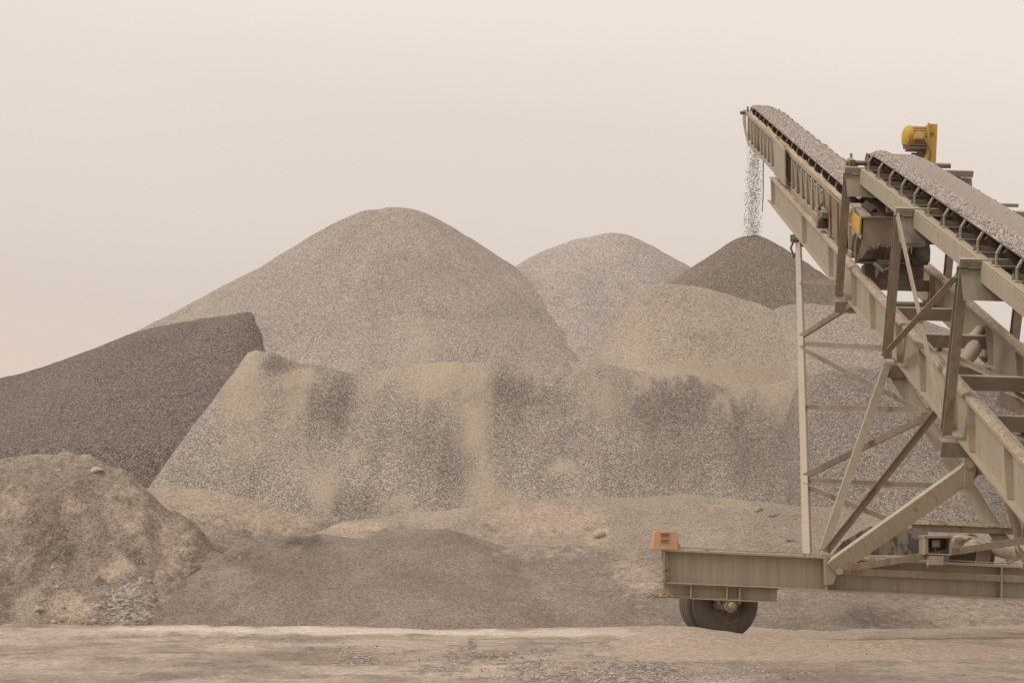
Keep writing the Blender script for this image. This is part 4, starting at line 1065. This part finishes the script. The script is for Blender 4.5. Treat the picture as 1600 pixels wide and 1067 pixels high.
# ------------------------------------------------------------------ loose things on and round the machine
# orange block on the beam end
mb = MB()
o0 = px(1039, 843.5, TZ); s = TZ / F
def ob(x, y, dy): return px(x, y, TZ) + Vector((0, dy, 0))
fr = [(1021, 831), (1023, 829.5), (1055, 829.5), (1057, 832), (1058.5, 856), (1056, 858.5), (1020.5, 858.5), (1019.5, 856)]
mb.plate([ob(x, y, -.16) for x, y in fr], Vector((0, .32, 0)))
bx = mb.build('orange_box', M['orange'], None, origin=px(1039, 858.5, TZ))
tag(bx, 'small orange box with two dark slots sitting on the left end of the beam', 'box')
import bmesh
def bevel(o, w_):
    bm = bmesh.new(); bm.from_mesh(o.data); bmesh.ops.bevel(bm, geom=bm.edges[:], offset=w_, segments=2, affect='EDGES'); bm.to_mesh(o.data); bm.free()
bevel(bx, .008)
for y in (835.5, 845):
    mb = MB()
    xa, xb = 1031, 1044; h_ = 2.5
    mb.bar(ob(xa, y - h_, -.163), ob(xb, y - h_, -.163), .012, .012); mb.bar(ob(xa, y + h_, -.163), ob(xb, y + h_, -.163), .012, .012)
    mb.plate([ob(xa, y - h_, -.1625), ob(xb, y - h_, -.1625), ob(xb, y + h_, -.1625), ob(xa, y + h_, -.1625)], Vector((0, .004, 0)))
    mb.build('slot', M['slot'], bx)
mb = MB(); mb.plate([ob(1056, 840, -.1), ob(1064, 857, -.1), ob(1056, 857, -.1)], Vector((0, .2, 0))); mb.build('wedge', M['orange'], bx)

# dusty tarpaulin over a drum beside the lamp housing
org = px(1540, 872, 24.5)
P = []
NU, NV = 26, 14
for i in range(NU + 1):
    u = i / NU; row = []
    for j in range(NV + 1):
        v = j / NV
        xx = 1480 + 72 * u + (28 * v * (u - .25)); top = 838 - 4 * math.sin(u * 3.1) + 14 * max(0, u - .55) * 2
        bot = 866 - 18 * math.exp(-((u - .52) / .25) ** 2) + 6 * u
        yy = top + (bot - top) * v
        dd = 24.45 - .35 * math.sin(v * 1.6) * (0.7 + .5 * math.sin(u * 9 + v * 3)) * .6 + .12 * fbm(np.array([u * 4.]), np.array([v * 3.]), 3, 61)[0]
        row.append(px(xx, yy, dd))
    P.append(row)
mb = MB(); mb.grid(P)
P2 = [[p + Vector((0, .02, -.01)) for p in r] for r in P]
mb.grid(P2)
tp = mb.build('tarpaulin', M['canvas'], None, True, origin=org)
tag(tp, 'crumpled dusty pale tarpaulin draped over a drum beside the lamp housing', 'tarpaulin')
mb = MB(); mb.cyl(px(1478, 862, 24.75), px(1548, 866, 24.75), .22, 22)
dr = mb.build('drum', M['black'], None, True, origin=px(1513, 876, 24.75)); tag(dr, 'dark round drum lying half hidden under the pale tarpaulin', 'drum')
mb = MB(); mb.cyl(px(1522, 862, 24.66), px(1543, 864, 24.66), .225, 22, .2); mb.build('drum_end', M['canvas'], dr, True)
mb = MB(); mb.tube([px(1545, 853, 24.3), px(1560, 858, 24.25), px(1578, 862, 24.25), px(1581, 868, 24.3)], .1, 12, rad=[.03, .09, .11, .06])
sk = mb.build('sandbag', M['canvas'], None, True, origin=px(1563, 874, 24.3)); tag(sk, 'pale rounded dusty bag lying on the beam right of the drum', 'bag')

# stone carried by the belts
def belt_load(mb, mbs, prof, z0, z1, n, rr, amp, seed):
    """prof: (D, H) across; a bumpy bed plus single stones on top of it"""
    zs = np.arange(z0, z1, .12); P = []
    for z in zs:
        e_ = min(1, (z1 - z) / .5)
        row = []
        for k, (d, h) in enumerate(prof):
            b_ = amp * fbm(np.array([z * 2.2]), np.array([d * 5.]), 3, seed)[0] if 0 < k < len(prof) - 1 else 0
            row.append(B(z, d, h + (1 - e_) * .05 - b_))
        P.append(row)
    mb.grid(P)
    ds = [p[0] for p in prof]; hs = [p[1] for p in prof]
    for _ in range(n):
        t = random.random() ** 1.0; z = z0 + (z1 - z0) * t
        d = random.uniform(ds[0], ds[-1]); h = float(np.interp(d, ds, hs))
        b_ = amp * fbm(np.array([z * 2.2]), np.array([d * 5.]), 3, seed)[0]
        stone_verts(mbs, B(z, d, h - b_ - .004), random.uniform(*rr))
mbs = MB(); mbb = MB()
belt_load(mbb, mbs, [(5.33, 3.65), (5.40, 3.615), (5.5, 3.595), (5.6, 3.605), (5.7, 3.65), (5.79, 3.71), (5.87, 3.775)], 14, 29.6, 22000, (.008, .017), .025, 71)
lo = mbs.build('gravel_load', M['stones'], None, False, origin=B(22, 5.6, 3.7)); tag(lo, 'crushed stone riding up the near belt', 'gravel', kind='stuff')
bd = mbb.build('stone_bed', M['cone_b'], lo, True)
mbs = MB(); mbb = MB()
belt_load(mbb, mbs, [(5.44, 4.71), (5.52, 4.69), (5.62, 4.685), (5.74, 4.68), (5.86, 4.685), (5.96, 4.69), (6.05, 4.715)], 31.5, 49.3, 14000, (.012, .022), .015, 72)
lo2 = mbs.build('gravel_load', M['stones'], None, False, origin=B(40, 5.7, 4.6)); tag(lo2, 'crushed stone heaped on the far upper belt', 'gravel', kind='stuff')
mbb.build('stone_bed', M['cone_b'], lo2, True)
# stone falling from the head
mbs = MB()
zt, zb = px(1180, 185, 51.2).z, px(1172, 371, 51.4).z
for _ in range(3300):
    t = random.random(); z = zt + (zb - zt) * t
    xc = 1182.5 - 6.5 * t; sp = 5.6 + 1.2 * t
    xx = xc + max(-2.1, min(2.1, random.gauss(0, 1.0))) * sp
    p = px(xx, 300, 51.2); stone_verts(mbs, (p.x, 51.25 + random.gauss(0, .16), z), random.uniform(.008, .018))
fl = mbs.build('falling_gravel', M['stones_fall'], None, False, origin=(px(1178, 300, 51.2).x, 51.2, zb)); tag(fl, 'stream of small stones falling from the conveyor head', 'gravel', kind='stuff')

# ------------------------------------------------------------------ rocks at the foot of the dirt mound and on the yard
def hit(x, y, fn, lo=24., hi=36.):
    for d in np.arange(lo, hi, .03):
        p = px(x, y, d)
        if float(fn(np.array([[p.x]]), np.array([[p.y]]))[0, 0]) >= p.z: return p
    return px(x, y, hi)
def f1(X, Y): Z = z1(X, Y); return Z + n1(X, Y, Z)
ROCKS = [(101, 966, 9, 'biggest pale angular rock at the foot of the brown dirt mound'), (60, 952, 8, 'dark-sided flat rock left of the biggest pale rock, foot of the mound'), (202, 914, 7, 'rounded grey boulder on top of the grey rubble patch'),
         (150, 735, 10, 'large clod lodged on the right shoulder of the dirt mound'), (92, 736, 5, 'small clod near the crest of the dirt mound')]
for k, (x, y, r, lab) in enumerate(ROCKS):
    p = hit(x, y, f1); mb = MB(); rock_mesh(mb, p, r * p.y / F, (1.2, .9, .75), 90 + k)
    o = mb.build('rock', M['rock_grey' if k == 2 else 'rock'], None, False, origin=p - Vector((0, 0, r * p.y / F * .6))); tag(o, lab, 'rock')
for k in range(70):
    u = random.random()
    if u < .45: x, y = random.gauss(110, 45), random.gauss(945, 16)
    elif u < .8: x, y = random.gauss(200, 26), random.gauss(938, 20)
    else: x, y = random.uniform(20, 300), random.uniform(760, 960)
    y = min(y, 971)
    p = hit(x, y, f1); r = random.uniform(.018, .055) * (1.2 if u < .8 else .9)
    mb = MB(); rock_mesh(mb, p, r, (1.15, .9, .8), 200 + k)
    o = mb.build('rock', M['rock_grey' if .45 < u < .8 else 'rock'], None, False, origin=p - Vector((0, 0, r * .5)))
    tag(o, 'small loose rock lying on the rubble-strewn slope of the brown dirt mound', 'rock', 'loose rocks on the dirt mound')
def f4(X, Y): return z4(X, Y)
p = hit(936, 835, f4); mb = MB(); rock_mesh(mb, p, .12, (1.1, .8, .75), 301)
o = mb.build('dirt_clod', M['rock'], None, False, origin=p - Vector((0, 0, .08))); tag(o, 'pale clod of caked sand at the right end of the scooped tan hollow', 'clod')
# loose chippings on the yard
mbs = MB()
for cx, cy, sx, sy, n in ((950, 1058, 110, 8, 700), (780, 1022, 40, 5, 160), (570, 1022, 40, 8, 160), (860, 1044, 50, 5, 220), (1150, 1050, 100, 8, 60), (500, 1005, 90, 8, 40), (1360, 1018, 60, 6, 60)):
    for _ in range(n):
        x, y = random.gauss(cx, sx), random.gauss(cy, sy)
        if y < 1003 or y > 1075: continue
        d = F * EYE / (y - HY); X_ = (x - HX) / F * d
        stone_verts(mbs, (X_, d, gz(X_, d) + .004), random.uniform(.007, .017))
ch = mbs.build('stone_chippings', M['stones'], None, False, origin=(0, 20, 0)); tag(ch, 'scattered grey stone chippings on the dusty yard', 'chippings', kind='stuff')
